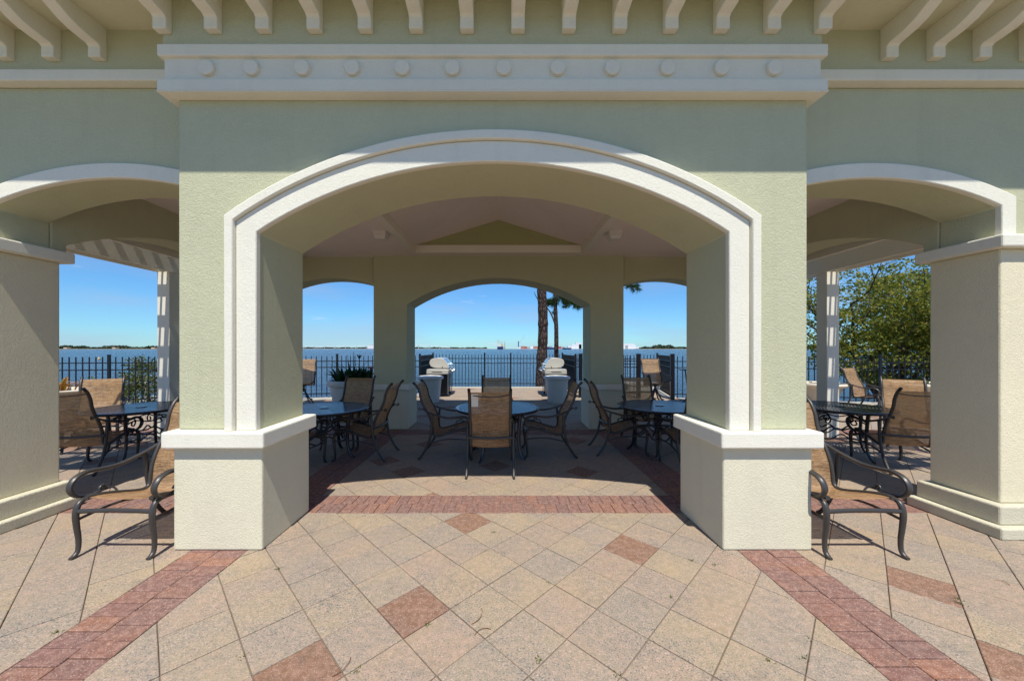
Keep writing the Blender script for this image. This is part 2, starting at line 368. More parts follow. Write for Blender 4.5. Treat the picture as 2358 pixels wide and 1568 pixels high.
def place(name, lst, gap, bev, limit):
    for k, (ia, poly, c, mat) in enumerate(lst):
        dz = random.uniform(-.0022, .0022); tilt = (random.gauss(0, .0018), random.gauss(0, .0018))
        if k < limit:
            full = len(poly) == 4 and area(poly) > .98*max(area(l[1]) for l in lst[:40])
            key = (name, mat, k % 3) if full else None
            if key and key in protos:
                mkobj(name, protos[key], patio, loc=(c[0], c[1], dz), rz=0)
            else:
                mb = MB(); slab(mb, poly, gap, bev, c, 0, tilt if not full else (0, 0)); me = mb.mesh(name, mat)
                if key: protos[key] = me
                mkobj(name, me, patio, loc=(c[0], c[1], dz))
        else:
            mb = rest.setdefault((name, mat), MB()); b = len(mb.v); slab(mb, poly, gap, bev, (0, 0), dz, (0, 0))
place('paver', tiles, .0029, .0035, 300)
bricks = []
def band(x0, x1, y0, y1, along):        # two rows of bricks laid across the band
    nmid = (x0+x1)/2 if along == 'y' else (y0+y1)/2
    for row in (0, 1):
        s0, s1 = (y0, y1) if along == 'y' else (x0, x1); nb = round((s1-s0)/.113); st = (s1-s0)/nb; off = st*.42*row
        for k in range(-1, nb+1):
            a = s0+k*st+off; b = a+st
            if along == 'y': poly = [(x0 if row == 0 else nmid, a), (nmid if row == 0 else x1, a), (nmid if row == 0 else x1, b), (x0 if row == 0 else nmid, b)]
            else: poly = [(a, y0 if row == 0 else nmid), (b, y0 if row == 0 else nmid), (b, nmid if row == 0 else y1), (a, nmid if row == 0 else y1)]
            poly = clip(poly, x0, x1, y0, y1)
            if not poly or area(poly) < .002: continue
            c = (sum(p[0] for p in poly)/len(poly), sum(p[1] for p in poly)/len(poly))
            bricks.append((imgarea(poly), poly, c, 'brick'))
for s in (-1, 1):
    band(*sorted((s*1.95, s*2.40)), -11, 3.52, 'y'); band(*sorted((s*1.90, s*2.34)), 3.94, 6.72, 'y')
band(-12.5, 12.5, 3.52, 3.94, 'x'); band(-12.5, 12.5, 6.72, 7.14, 'x')
bricks.sort(key=lambda t: -t[0])
place('brick', bricks, .0028, .004, 300)
for (name, mat), mb in rest.items():
    tag(raw(mb, 'far_'+name+('_red' if 'red' in mat else ''), mat, patio), kind='stuff')
# coping along the water side
def coping(a, b, wd=.36):
    a, b = Vector((*a, 0)), Vector((*b, 0)); t = (b-a).normalized(); n = Vector((t.y, -t.x, 0))
    P = [a, b, b+n*wd, a+n*wd]
    return MB().prism([(p.x, p.y) for p in P], 'z', -.06, .022).build('coping', 'concrete', patio, bevel=.008)
for i in range(0, 12): coping(land[i], land[i+1])
# weeds and twigs in the joints
mb = MB()
def lat(i, j): return (-.02+i*D/2, 1.994+j*D/2)
wsp = [(1262, 1340), (820, 1545), (560, 1510), (1420, 1550), (1645, 1300), (2210, 1380), (2215, 1390), (1590, 1290), (1770, 1525), (1855, 1470), (1855, 1520), (1240, 1520), (640, 1310), (1138, 1225), (130, 1455), (1548, 1375), (985, 1440)]
for (x, y) in wsp:
    Y = F_PX*CAMZ/(y-PY); X = (x-PX)*Y/F_PX+CAMX
    for k in range(random.randint(7, 16)):
        a = random.random()*6.28; L = random.uniform(.008, .022); p = Vector((X+random.gauss(0, .012), Y+random.gauss(0, .012), -.004)); dv = Vector((math.cos(a)*.8, math.sin(a)*.8, .75))*L; sd_ = Vector((-math.sin(a), math.cos(a), 0))*.003
        b = len(mb.v); mb.v += [tuple(p-sd_*.5), tuple(p+dv*.6+sd_), tuple(p+dv), tuple(p+dv*.6-sd_)]; mb.f.append((b, b+1, b+2, b+3))
tw = MB()
for (x, y, a0, L) in ((1085, 1438, .3, .14), (1130, 1450, 2.7, .10), (765, 1558, .3, .12), (2325, 1348, 1.2, .06), (1150, 1158, .4, .05)):
    Y = F_PX*CAMZ/(y-PY); X = (x-PX)*Y/F_PX+CAMX
    tw.tube([(X+L*u*math.cos(a0+.9*u), Y+L*u*math.sin(a0+.9*u), .004+.006*math.sin(3*u)) for u in np.linspace(0, 1, 8)], [.0022, .0012], 5)
tag(tw.build('twigs', 'twig'), 'thin brown twigs lying on the front pavers', 'twigs', kind='stuff')
tag(raw(mb, 'weeds', 'weed'), 'tiny green weeds sprouting from the paver joints', 'weeds', kind='stuff')

# ------------------------------------------------------------------ the pavilion
CY = 5.375
pav = tag(empty('pavilion', (0, 0, 0)), 'sage green stucco pavilion with white arch trim, cornices and bracketed eaves', 'pavilion')
def arc(cx, half, spring, crown, n=40, grow=0):       # points of a segmental arch, left spring to right spring
    rise = crown-spring; r = (half*half+rise*rise)/(2*rise); cz = crown-r; r2 = r+grow; h2 = half+grow
    a = math.asin(min(1, h2/r2)); return [(cx+r2*math.sin(t), cz+r2*math.cos(t)) for t in np.linspace(-a, a, n)]
def gate_poly(x0, x1, z0, z1, A, zb):                 # a wall plate with one arched opening that runs down to zb
    return [(x0, z0), (x0, z1), (x1, z1), (x1, z0), (A[-1][0], z0)]+[(A[-1][0], zb)]*0+A[::-1]+[(A[0][0], z0)]
# centre front wall and its casing
A = arc(0, 1.885, 2.53, 3.095)
MB().prism(gate_poly(-2.53, 2.53, .95, 3.60, A, .95), 'y', 2.90, 3.55).build('front_wall', 'wall', pav, smooth=35, bevel=.012)
def casing(name, A0, A1, zb, y0, y1):
    poly = [(A1[0][0], zb)]+A1+[(A1[-1][0], zb), (A0[-1][0], zb)]+A0[::-1]+[(A0[0][0], zb)]
    return MB().prism(poly, 'y', y0, y1).build(name, 'trim', pav, smooth=35, bevel=.008)
casing('arch_casing', arc(0, 1.881, 2.53, 3.091), arc(0, 1.885, 2.53, 3.095, grow=.16), .95, 2.868, 2.92)
casing('arch_hood', arc(0, 1.885, 2.53, 3.095, grow=.163), arc(0, 1.885, 2.53, 3.095, grow=.235), .95, 2.838, 2.92)
# centre back wall
A = arc(0, 1.83, 2.48, 3.01)
MB().prism(gate_poly(-2.50, 2.50, .90, 3.60, A, .9), 'y', 7.20, 7.87).build('back_wall', 'wall', pav, smooth=35, bevel=.012)
for s in (-1, 1):
    xa, xb = sorted((s*1.83, s*2.535))
    p = MB().box(xa, xb, 2.86, 3.56, 0, .82).build('pedestal', 'pedestal', pav, bevel=.014)
    MB().box(xa-.047, xb+.047, 2.80, 3.61, .82, .95).build('pedestal_cap', 'trim', p, bevel=.014)
    xa, xb = sorted((s*1.80, s*2.52))
    p = MB().box(xa, xb, 7.17, 7.90, 0, .78).build('pedestal', 'pedestal', pav, bevel=.014)
    MB().box(xa-.05, xb+.05, 7.12, 7.95, .78, .90).build('pedestal_cap', 'trim', p, bevel=.014)
# wings
for s in (-1, 1):
    A = [p for p in arc(3.29, 1.115, 2.84, 3.085, 60) if p[0] > 2.50]
    poly = [(2.50, 3.88), (5.0, 3.88), (5.0, 2.575), (A[-1][0], 2.575)]+A[::-1]
    MB().prism([(s*x, z) for x, z in poly], 'y', 3.15, 3.57).build('wing_front_wall', 'wall', pav, smooth=35, bevel=.012)
    A1 = [p for p in arc(3.29, 1.115, 2.84, 3.085, 60, grow=.125) if p[0] > 2.50]; A0 = [p for p in arc(3.29, 1.111, 2.84, 3.081, 60) if p[0] > 2.50]
    poly = A1+[(A1[-1][0], 2.575), (A0[-1][0], 2.575)]+A0[::-1]
    MB().prism([(s*x, z) for x, z in poly], 'y', 3.12, 3.17).build('wing_arch_casing', 'trim', pav, smooth=35, bevel=.008)
    A = [p for p in arc(3.35, 1.05, 2.80, 3.03, 60) if p[0] > 2.46]
    poly = [(2.46, 3.60), (5.0, 3.60), (5.0, 2.575), (A[-1][0], 2.575)]+A[::-1]
    MB().prism([(s*x, z) for x, z in poly], 'y', 7.32, 7.75).build('wing_back_wall', 'wall', pav, smooth=35, bevel=.012)
    A = arc(CY+.05, 1.72, 2.66, 3.10)
    poly = [(3.573, 2.575), (3.573, 3.60), (7.317, 3.60), (7.317, 2.575), (A[-1][0], 2.575)]+A[::-1]+[(A[0][0], 2.575)]
    MB().prism(poly, 'x', *sorted((s*4.40, s*4.93))).build('wing_side_wall', 'wall', pav, smooth=35, bevel=.012)
    for y0, y1, nm in ((3.12, 3.64, 'wing_pier'), (7.24, 7.80, 'wing_pier')):
        xa, xb = sorted((s*4.39, s*5.02))
        p = MB().box(xa, xb, y0, y1, .262, 2.465).build(nm, 'pier', pav, bevel=.014)
        MB().box(xa-.075, xb+.075, y0-.07, y1+.07, 2.465, 2.575).build('pier_cap', 'trim', p, bevel=.014)
        MB().box(xa-.085, xb+.085, y0-.06, y1+.045, .10, .262).build('pier_plinth', 'plinth', p, bevel=.014)
        MB().box(xa-.15, xb+.15, y0-.12, y1+.075, 0, .10).build('pier_plinth', 'plinth', p, bevel=.014)
    # wing cornice, upper wall and brackets
    xa, xb = sorted((s*2.56, s*5.1))
    MB().box(xa, xb, 3.06, 3.16, 3.877, 3.975).build('wing_cornice', 'trim', pav, bevel=.01)
    MB().box(xa, xb, 3.095, 3.30, 3.974, 4.34).build('wing_frieze', 'wall', pav)
    MB().box(xa, xb, 7.55, 7.74, 3.60, 4.34).build('wing_frieze', 'wall', pav)
    xa, xb = sorted((s*4.75, s*5.0)); MB().box(xa, xb, 3.3, 7.56, 3.601, 4.34).build('wing_frieze', 'wall', pav)
# entablature of the centre bay
MB().box(-2.58, 2.58, 2.83, 3.30, 3.598, 4.34).build('frieze', 'trim', pav, bevel=.008)
MB().box(-2.50, 2.50, 7.5, 7.86, 3.60, 4.34).build('frieze', 'wall', pav)
for z0, z1 in ((3.607, 3.70), (3.877, 3.97)):
    MB().box(-2.612, 2.612, 2.80, 3.15, z0, z1).build('cornice_band', 'trim', pav, bevel=.01)
MB().box(-2.612, 2.612, 2.80, 3.15, 3.5975, 3.6071).build('cornice_band', 'trim', pav)
MB().box(-2.583, 2.583, 2.826, 2.9, 3.971, 4.335).build('eave_wall', 'wall', pav)
disc = MB().prism([(.058*math.cos(t), .058*math.sin(t)) for t in np.linspace(0, 2*math.pi, 29)[:-1]], 'y', 0, .05).mesh('disc', 'trim', 40)
for x in (473, 576, 694, 809, 925, 1041, 1160, 1285, 1411, 1539, 1664, 1786):
    mkobj('disc', disc, pav, .006, loc=((x-PX)*2.80/F_PX+CAMX, 2.798, 3.789))
prof = [(0, 0), (0, .275), (-.62, .275), (-.615, .262), (-.52, .245), (-.43, .215), (-.34, .170), (-.27, .132), (-.20, .112), (-.13, .103), (-.075, .10), (-.058, .085), (-.058, 0)]
brk = MB().prism(prof, 'x', -.052, .052).mesh('bracket', 'trim', 35)
for k in range(14): mkobj('bracket', brk, pav, .006, loc=(-2.565+k*5.13/13, 2.828, 4.062))
for s in (-1, 1):
    for k in range(5): mkobj('bracket', brk, pav, .006, loc=(s*(3.37+.395*k), 3.097, 4.062))
# eave and roof
ev = [(-3.34, 2.187), (3.34, 2.187), (3.34, 2.424), (5.75, 2.424), (5.75, 8.6), (3.34, 8.6), (3.34, 8.85), (-3.34, 8.85), (-3.34, 8.6), (-5.75, 8.6), (-5.75, 2.424), (-3.34, 2.424)]
MB().prism(ev, 'z', 4.334, 4.44).build('eave_soffit', 'soffit', pav)
rf = MB(); rf.v = [(x, y, 4.441) for x, y in ev]+[(x*.45, CY+(y-CY)*.04, 5.9) for x, y in ev]
n = len(ev); rf.f = [(i, (i+1) % n, n+(i+1) % n, n+i) for i in range(n)]+[tuple(range(n, 2*n))]
rf.build('roof', 'roof_tile', pav)
# ceiling with its raised tray
TX, TY0, TY1 = 1.67, 3.82, 6.93; ZC = 3.455
for a in ((-4.45, -TX, 3.5, 7.4), (TX, 4.45, 3.5, 7.4), (-TX, TX, 3.5, TY0), (-TX, TX, TY1, 7.3)):
    MB().box(*a, ZC, ZC+.06).build('ceiling_panel', 'ceiling', pav)
for a in ((-TX-.02, -TX+.09, TY0-.02, TY1+.02), (TX-.09, TX+.02, TY0-.02, TY1+.02), (-TX+.0905, TX-.0905, TY1-.09, TY1+.02), (-TX+.0905, TX-.0905, TY0-.02, TY0+.09)):
    MB().box(*a, ZC-.035, ZC+.115).build('tray_beam', 'white_paint', pav, bevel=.006)
zt, za, zc, my = ZC+.105, 4.05, 4.19, (TY0+TY1)/2
X, Y0, Y1 = TX-.06, TY0+.06, TY1-.06
vt = MB(); vt.v = [(-X, Y0, zt), (X, Y0, zt), (X, Y1, zt), (-X, Y1, zt), (0, Y0, za), (0, Y1, za), (0, my, zc)]
vt.f = [(0, 4, 6), (4, 1, 6), (1, 2, 6), (2, 5, 6), (5, 3, 6), (3, 0, 6)]
vt.build('vault', 'ceiling', pav)
for yy, o1 in ((Y1, .03), (Y0, -.03)):
    MB().prism([(-X, zt-.05), (X, zt-.05), (X, zt), (0, za), (-X, zt)], 'y', yy, yy+o1).build('tympanum', 'tympanum', pav)
for s in (-1, 1):
    f = MB().box(s*1.86-.10, s*1.86+.10, 5.66, 5.86, ZC-.055, ZC+.002).build('ceiling_light', 'fixture', pav, bevel=.006)
    l = MB(); l.v = [(s*1.86+x, y, z) for z, e in ((ZC-.058, .098), (ZC-.12, .075)) for x, y in ((-e, 5.76-e), (e, 5.76-e), (e, 5.76+e), (-e, 5.76+e))]
    l.f = [(3, 2, 1, 0), (4, 5, 6, 7)]+[(i, (i+1) % 4, 4+(i+1) % 4, 4+i) for i in range(4)]
    l.build('lens', 'white_plastic', f, bevel=.004)

# ------------------------------------------------------------------ pergolas beside the pavilion
def pergola(s, label):
    t = tag(empty('pergola', (s*5.6, 5.2, 0)), label, 'pergola', 'pergolas at the pavilion sides')
    ox, oy = s*5.6, 5.2
    def bx(name, x0, x1, y0, y1, z0, z1, bev=.006):
        x0, x1 = sorted((s*x0, s*x1)); return MB().box(x0-ox, x1-ox, y0-oy, y1-oy, z0, z1).build(name, 'white_paint', t, bevel=bev)
    for y in (3.55, 6.5):
        p = bx('post', 5.93, 6.15, y, y+.22, 0, 2.985)
    bx('beam', 5.89, 5.93, 3.0, 7.2, 2.985, 3.31); bx('beam', 6.15, 6.19, 3.0, 7.2, 2.985, 3.31)
    bx('ledger', 5.03, 5.08, 3.7, 7.2, 3.02, 3.30)
    pr = MB().box(5.1-5.6, 6.55-5.6, -.022, .022, 0, .15).mesh('rafter', 'white_paint')
    for k in range(14):
        o = mkobj('rafter', pr, t, .004, loc=(0, 3.1+.30*k-oy, 3.312)); o.scale.x = s
    sl = MB().box(-.019, .019, -2.15, 2.15, 0, .035).mesh('slat', 'white_paint')
    for k in range(15): mkobj('slat', sl, t, .003, loc=(s*(5.16+.097*k)-ox, 5.1-oy, 3.463))
    return t
pergola(-1, 'white wooden pergola with slatted roof left of the pavilion')
pergola(1, 'white wooden pergola with slatted roof right of the pavilion')

# ------------------------------------------------------------------ sling dining chair
RAIL = catmull([(0, -.445, 1.095), (0, -.405, 1.05), (0, -.365, .965), (0, -.345, .87), (0, -.305, .77), (0, -.245, .66), (0, -.20, .55), (0, -.182, .45), (0, -.172, .375),
                (0, -.135, .338), (0, -.06, .345), (0, .07, .385), (0, .19, .42), (0, .28, .440), (0, .335, .442)], 5)
def sling_parts(t, dz=0, split=44):
    def rib(P, name):
        rows = []
        for p in P:
            rows.append([(x, p[1]-(.010*(1-(x/.235)**2) if p[2] > .45 else 0), p[2]+dz-(.012*(1-(x/.235)**2) if p[2] <= .45 else 0)) for x in (-.237, -.16, -.08, 0, .08, .16, .237)])
        return MB().grid(rows).build(name, 'sling', t, smooth=60)
    rib(RAIL[3:split+1], 'back_sling'); rib(RAIL[split:-1], 'seat_sling')
    for s in (-1, 1):
        r = MB().tube([(s*.252, p[1], p[2]+dz) for p in RAIL], .019, 8, flat=1.0).build('sling_rail', 'bronze', t, smooth=50)
        e = RAIL[0]; MB().tube([(s*.252, e[1]-.016, e[2]+dz+.016), (s*.252, e[1]+.004, e[2]+dz-.006)], .019, 8, flat=1.0).build('end_cap', 'cap_black', r, smooth=50)
    MB().tube([(-.25, -.40, 1.04+dz), (-.12, -.415, 1.018+dz), (0, -.42, 1.012+dz), (.12, -.415, 1.018+dz), (.25, -.40, 1.04+dz)], .007, 6, smooth=4).build('top_spreader', 'bronze', t, smooth=50)
def curl(s, x, y, z, r=.028, turn=1):
    return [(x, y+r*(1-k/14)*math.cos(turn*k*.5), z+r*(1-k/14)*math.sin(turn*k*.5)) for k in range(12)]
def make_chair():
    t = empty('patio_chair')
    sling_parts(t)
    for s in (-1, 1):
        x = s*.293
        a = MB().tube([(s*.262, -.325, .735), (s*.275, -.27, .70), (x, -.16, .655), (s*.315, .02, .61), (s*.325, .16, .612), (s*.325, .27, .622), (s*.325, .355, .592), (s*.322, .385, .525), (s*.318, .345, .462), (s*.312, .26, .438), (s*.30, .18, .445)],
                  [.010, .013, .015, .016, .017, .018, .018, .017, .015, .013, .010], 8, smooth=5, flat=1.35).build('arm', 'bronze', t, smooth=50)
        MB().tube(curl(s, s*.30, .175, .465, .026), .010, 6).build('scroll', 'bronze', a, smooth=60)
        MB().tube(curl(s, s*.266, -.365, .735, .026, -1), .009, 6).build('scroll', 'bronze', a, smooth=60)
        MB().tube([(x, .20, .425), (x, .295, .428), (x, .348, .404), (x, .368, .335), (x, .362, .235), (x, .350, .13), (x, .354, .05), (x, .378, .018), (x, .405, .010)],
                  [.015, .017, .020, .021, .019, .017, .016, .017, .013], 8, smooth=4, flat=1.1).build('leg', 'bronze', t, smooth=50)
        MB().tube([(x, -.165, .655), (x, -.178, .56), (x, -.185, .45), (x, -.205, .33), (x, -.245, .20), (x, -.305, .09), (x, -.355, .025), (x, -.385, .011)],
                  [.014, .017, .018, .018, .017, .017, .017, .014], 8, smooth=4, flat=1.1).build('leg', 'bronze', t, smooth=50)
        MB().tube([(x, -.235, .225), (x, -.08, .275), (x, .12, .30), (x, .372, .285)], .0105, 6, smooth=4).build('side_stretcher', 'bronze', t, smooth=50)
        MB().tube([(s*.255, .10, .397), (x, .10, .44), (s*.312, .16, .448)], .009, 6, smooth=3).build('arm_bracket', 'bronze', t, smooth=50)
    MB().tube([(-.293, -.205, .475), (-.15, -.235, .472), (0, -.245, .47), (.15, -.235, .472), (.293, -.205, .475)], .017, 8, smooth=4, flat=.8).build('back_crossbar', 'bronze', t, smooth=50)
    MB().tube([(-.293, .366, .352), (-.15, .372, .362), (0, .374, .366), (.15, .372, .362), (.293, .366, .352)], .017, 8, smooth=4, flat=.8).build('front_stretcher', 'bronze', t, smooth=50)
    return t
chair0 = make_chair(); used = [False]
def chair(x, y, deg, label, group):
    o = chair0 if not used[0] else copy_tree(chair0); used[0] = True
    o.location = (x, y, 0); o.rotation_euler = (0, 0, R(deg)); tag(o, label, 'chair', group); return o
G = 'sling dining chairs of the patio'                            # 0 degrees faces +Y (away from the camera)
cc = chair(-.075, 4.79, 0, 'tan sling chair with its back to the viewer at the centre table', G)
chair(-.76, 5.49, -90, 'sling chair on the left side of the centre round table, facing right', G)
chair(.79, 5.56, 90, 'sling chair on the right side of the centre round table, facing left', G)
chair(-.03, 6.14, 180, 'sling chair on the far side of the centre table, before the fence', G)
chair(1.87, 5.66, -92, 'sling chair left of the shaded table in the right bay, facing right', G)
chair(2.53, 6.20, 180, 'see-through sling chair on the far side of the right bay table', G)
chair(2.66, 4.95, 3, 'sling chair half hidden behind the right front pier, back to the viewer', G)
chair(-1.94, 5.40, 88, 'sling chair right of the shaded table in the left bay, facing left', G)
chair(-2.50, 6.08, 178, 'sling chair on the far side of the left bay table, before the white planter', G)
chair(-2.74, 4.72, -6, 'sling chair behind the left front pier, only one arm showing', G)
chair(-2.90, 3.13, 180, 'sling chair in the sun beside the left front pier, facing the viewer', G)
chair(2.855, 3.13, 180, 'sling chair in the sun beside the right front pier, facing the viewer', G)
chair(-5.42, 4.82, 13, 'sling chair with its back to the viewer at the left pergola table', G)
chair(-6.62, 5.95, -142, 'sling chair on the far left of the left pergola table, curved top in sunlight', G)
chair(5.38, 4.86, -14, 'rust brown sling chair with its back to the viewer at the right pergola table', G)
chair(6.62, 5.80, 142, 'sling chair behind the rust brown one at the right pergola table, top edge sunlit', G)
chair(9.55, 9.35, -162, 'pale sunlit sling chair by the fence beyond the right pergola', G)

# a pale cloth label sewn on the back of the centre chair only
rows = [[(x, p.y-.016, p.z) for x in (-.228, -.19, -.145)] for p in RAIL[5:15]]
tag(MB().grid(rows).build('cloth_label', 'white_paint', cc), 'pale square cloth label on the sling')
# ------------------------------------------------------------------ round tables
def make_table():
    t = empty('round_table'); rT = .625
    MB().lathe([(rT-.05, .690), (rT-.012, .688), (rT, .70), (rT+.004, .712), (rT-.004, .724), (rT-.02, .728), (rT-.05, .726)], 64).build('rim', 'table_metal', t, smooth=40).data
    o = t.children[0]; me = o.data; bm = bmesh.new(); bm.from_mesh(me); bmesh.ops.delete(bm, geom=[f for f in bm.faces if len(f.verts) > 8], context='FACES_ONLY')
    bm.to_mesh(me); bm.free()
    mb = MB(); ri = rT-.045; pitch = .036
    for qx, qy in ((1, 1), (-1, 1), (-1, -1), (1, -1)):
        a0 = (qx*qy) > 0
        k = 0
        while .03+k*pitch < ri:
            c = .03+k*pitch; L = math.sqrt(max(0, ri*ri-(c+.01)**2))
            if L > .04:
                if a0: mb.box(*sorted((qx*(c-.012), qx*(c+.012))), *sorted((qy*.012, qy*L)), .716, .7245)
                else: mb.box(*sorted((qx*.012, qx*L)), *sorted((qy*(c-.012), qy*(c+.012))), .716, .7245)
            k += 1
    mb.box(-ri, ri, -.0115, .0115, .705, .7235); mb.box(-.0115, .0115, -ri, ri, .704, .7233)
    tag(mb.build('slats', 'table_metal', t), kind='stuff')
    MB().lathe([(.035, .7245), (.06, .7245), (.06, .733), (.035, .733)], 20).build('umbrella_collar', 'table_metal', t)
    for k in range(4):
        a = R(45+90*k); c, s_ = math.cos(a), math.sin(a)
        def P(r, z, o=0): return (c*r-s_*o, s_*r+c*o, z)
        l = MB().tube([P(.40, .715), P(.385, .62), P(.37, .45), P(.365, .28), P(.385, .13), P(.43, .04), P(.475, .014)], [.030, .030, .027, .025, .022, .022, .018], 8, smooth=4, flat=.8).build('leg', 'table_metal', t, smooth=50)
        MB().tube([P(.37, .40), P(.27, .36), P(.16, .42), P(.06, .38), P(0, .37)], .011, 6, smooth=4).build('brace', 'table_metal', l, smooth=50)
        MB().tube([P(.36, .55), P(.25, .60), P(.15, .55), P(.18, .48), P(.24, .50), P(.22, .545)], .010, 6, smooth=5).build('scroll', 'table_metal', l, smooth=50)
        a2 = a+R(90); c2, s2 = math.cos(a2), math.sin(a2)
        p0 = Vector(P(.372, .52)); p1 = Vector((c2*.372, s2*.372, .52)); m_ = (p0+p1)/2
        MB().tube([p0, p0.lerp(p1, .2)+Vector((0, 0, .05)), m_+Vector((0, 0, .015)), p1.lerp(p0, .2)+Vector((0, 0, .05)), p1], .010, 6, smooth=5).build('rail', 'table_metal', l, smooth=50)
        q0 = p0-Vector((0, 0, .22)); q1 = p1-Vector((0, 0, .22))
        MB().tube([q0, q0.lerp(q1, .25)-Vector((0, 0, .04)), (q0+q1)/2+Vector((0, 0, .05)), q1.lerp(q0, .25)-Vector((0, 0, .04)), q1], .010, 6, smooth=5).build('rail', 'table_metal', l, smooth=50)
    return t
tb0 = make_table(); tlist = [(0.0, 5.42, 'black round slatted table in the middle of the pavilion'), (2.50, 5.56, 'black round slatted table in the shaded right bay'), (-2.56, 5.33, 'black round slatted table in the shaded left bay'),
     (-5.35, 5.42, 'black round slatted table under the left pergola'), (5.20, 5.48, 'black round slatted table under the right pergola')]
for k, (x, y, lb) in enumerate(tlist):
    o = tb0 if k == 0 else copy_tree(tb0); o.location = (x, y, 0); o.rotation_euler = (0, 0, R((14, 22, 38, -25, 52)[k])); tag(o, lb, 'table', 'round slatted patio tables')

# ------------------------------------------------------------------ bar chairs and bar table
def make_bar():
    t = empty('bar_chair'); dz = .34
    sling_parts(t, dz-.12)
    for s in (-1, 1):
        MB().tube([(s*.262, -.31, .95), (s*.30, -.15, .89), (s*.32, .05, .85), (s*.32, .24, .85), (s*.32, .31, .80), (s*.31, .27, .73), (s*.28, .15, .69), (s*.22, .02, .64)], .014, 8, smooth=5, flat=1.3).build('arm', 'bronze', t, smooth=50)
    MB().tube([(-.27, -.05, .60), (0, -.06, .57), (.27, -.05, .60)], .014, 6, smooth=4).build('seat_bar', 'bronze', t, smooth=50)
    MB().lathe([(.09, .555), (.12, .575), (.05, .58), (.045, .60)], 16).build('swivel', 'bronze', t, smooth=40)
    MB().tube([(0, 0, .57), (0, 0, .40)], .03, 10).build('column', 'bronze', t, smooth=50)
    for k in range(4):
        a = R(45+90*k); c, s_ = math.cos(a), math.sin(a)
        MB().tube([(c*r, s_*r, z) for r, z in ((.02, .48), (.07, .36), (.16, .21), (.25, .12), (.29, .05), (.33, .012))], [.02, .02, .018, .017, .016, .014], 8, smooth=4).build('leg', 'bronze', t, smooth=50)
    MB().tube([(.22*math.cos(a), .22*math.sin(a), .165) for a in np.linspace(0, 2*math.pi, 25)], .011, 6).build('foot_ring', 'bronze', t, smooth=50)
    return t
b0 = make_bar(); b0.location = (-5.52, 10.15, 0); b0.rotation_euler = (0, 0, R(-160)); tag(b0, 'high swivel sling chair by the fence, seen past the left bay', 'bar chair', 'high swivel chairs by the fence')
b1 = copy_tree(b0); b1.location = (4.42, 10.25, 0); b1.rotation_euler = (0, 0, R(178)); tag(b1, 'high swivel sling chair with sunlit back, seen past the right bay', 'bar chair', 'high swivel chairs by the fence')
t = tag(empty('bar_table', (5.62, 10.4, 0)), 'tall round dark bar table beside the right high chair', 'bar table')
MB().lathe([(.40, .985), (.44, .99), (.445, 1.005), (.43, 1.015), (.1, 1.016)], 40).build('table_top', 'table_metal', t, smooth=40)
for k in range(4):
    a = R(45+90*k); c, s_ = math.cos(a), math.sin(a)
    MB().tube([(c*r, s_*r, z) for r, z in ((.26, .985), (.22, .7), (.19, .4), (.24, .12), (.34, .012))], .018, 8, smooth=4).build('leg', 'table_metal', t, smooth=50)
MB().tube([(.20*math.cos(a), .20*math.sin(a), .45) for a in np.linspace(0, 2*math.pi, 25)], .011, 6).build('ring', 'table_metal', t, smooth=50)

# ------------------------------------------------------------------ bins, planters
def bin_(x, y, label):
    t = tag(empty('lidded_tub', (x, y, 0)), label, 'tub', 'white tubs by the grills')
    MB().lathe([(.25, 0), (.262, .01), (.268, .05), (.262, .055), (.272, .06), (.276, .10), (.27, .105), (.279, .11), (.283, .15), (.278, .155), (.287, .16), (.305, .40), (.300, .405), (.308, .41), (.335, .69), (.335, .70), (.30, .70)], 40).build('body', 'white_plastic', t, smooth=40)
    MB().lathe([(.335, .695), (.385, .705), (.40, .73), (.395, .765), (.37, .785), (.345, .79), (.335, .775), (.24, .772), (.23, .782), (.16, .786)], 40).build('lid', 'white_plastic', t, smooth=45)
    for k in range(4): a = R(20+90*k); MB().box(-.004, .004, -.003, .003, .11, .66).build('seam', 'white_plastic', t, loc=(.303*math.cos(a), .303*math.sin(a), 0))
bin_(-2.08, 10.75, 'white lidded tub in front of the left grill'); bin_(1.70, 10.75, 'white lidded tub in front of the right grill')
def planter(x, y, r, h, mat, label, style=0):
    t = tag(empty('planter', (x, y, 0)), label, 'planter')
    if style == 0: pr = [(r*.68, 0), (r*.70, .03), (r*.73, .12), (r*.72, .13), (r*.75, .14), (r*.80, h*.45), (r*.79, h*.46), (r*.82, h*.48), (r*.88, h*.80), (r*.97, h*.82), (r, h*.87), (r*.99, h*.96), (r*.93, h), (r*.86, h*.99), (r*.84, h*.92)]
    else: pr = [(r*.50, 0), (r*.56, .02), (r*.57, .06), (r*.46, .09), (r*.48, .13), (r*.60, h*.40), (r*.72, h*.72), (r*.76, h*.80), (r*.94, h*.86), (r, h*.92), (r*.98, h*.98), (r*.92, h), (r*.82, h*.97), (r*.80, h*.92)]
    MB().lathe(pr, 40).build('pot', mat, t, smooth=35)
    MB().lathe([(r*.2, h*.90), (r*.82, h*.915), (r*.5, h*.95), (r*.05, h*.96)], 24).build('soil', 'soil', t, smooth=60)
    return t
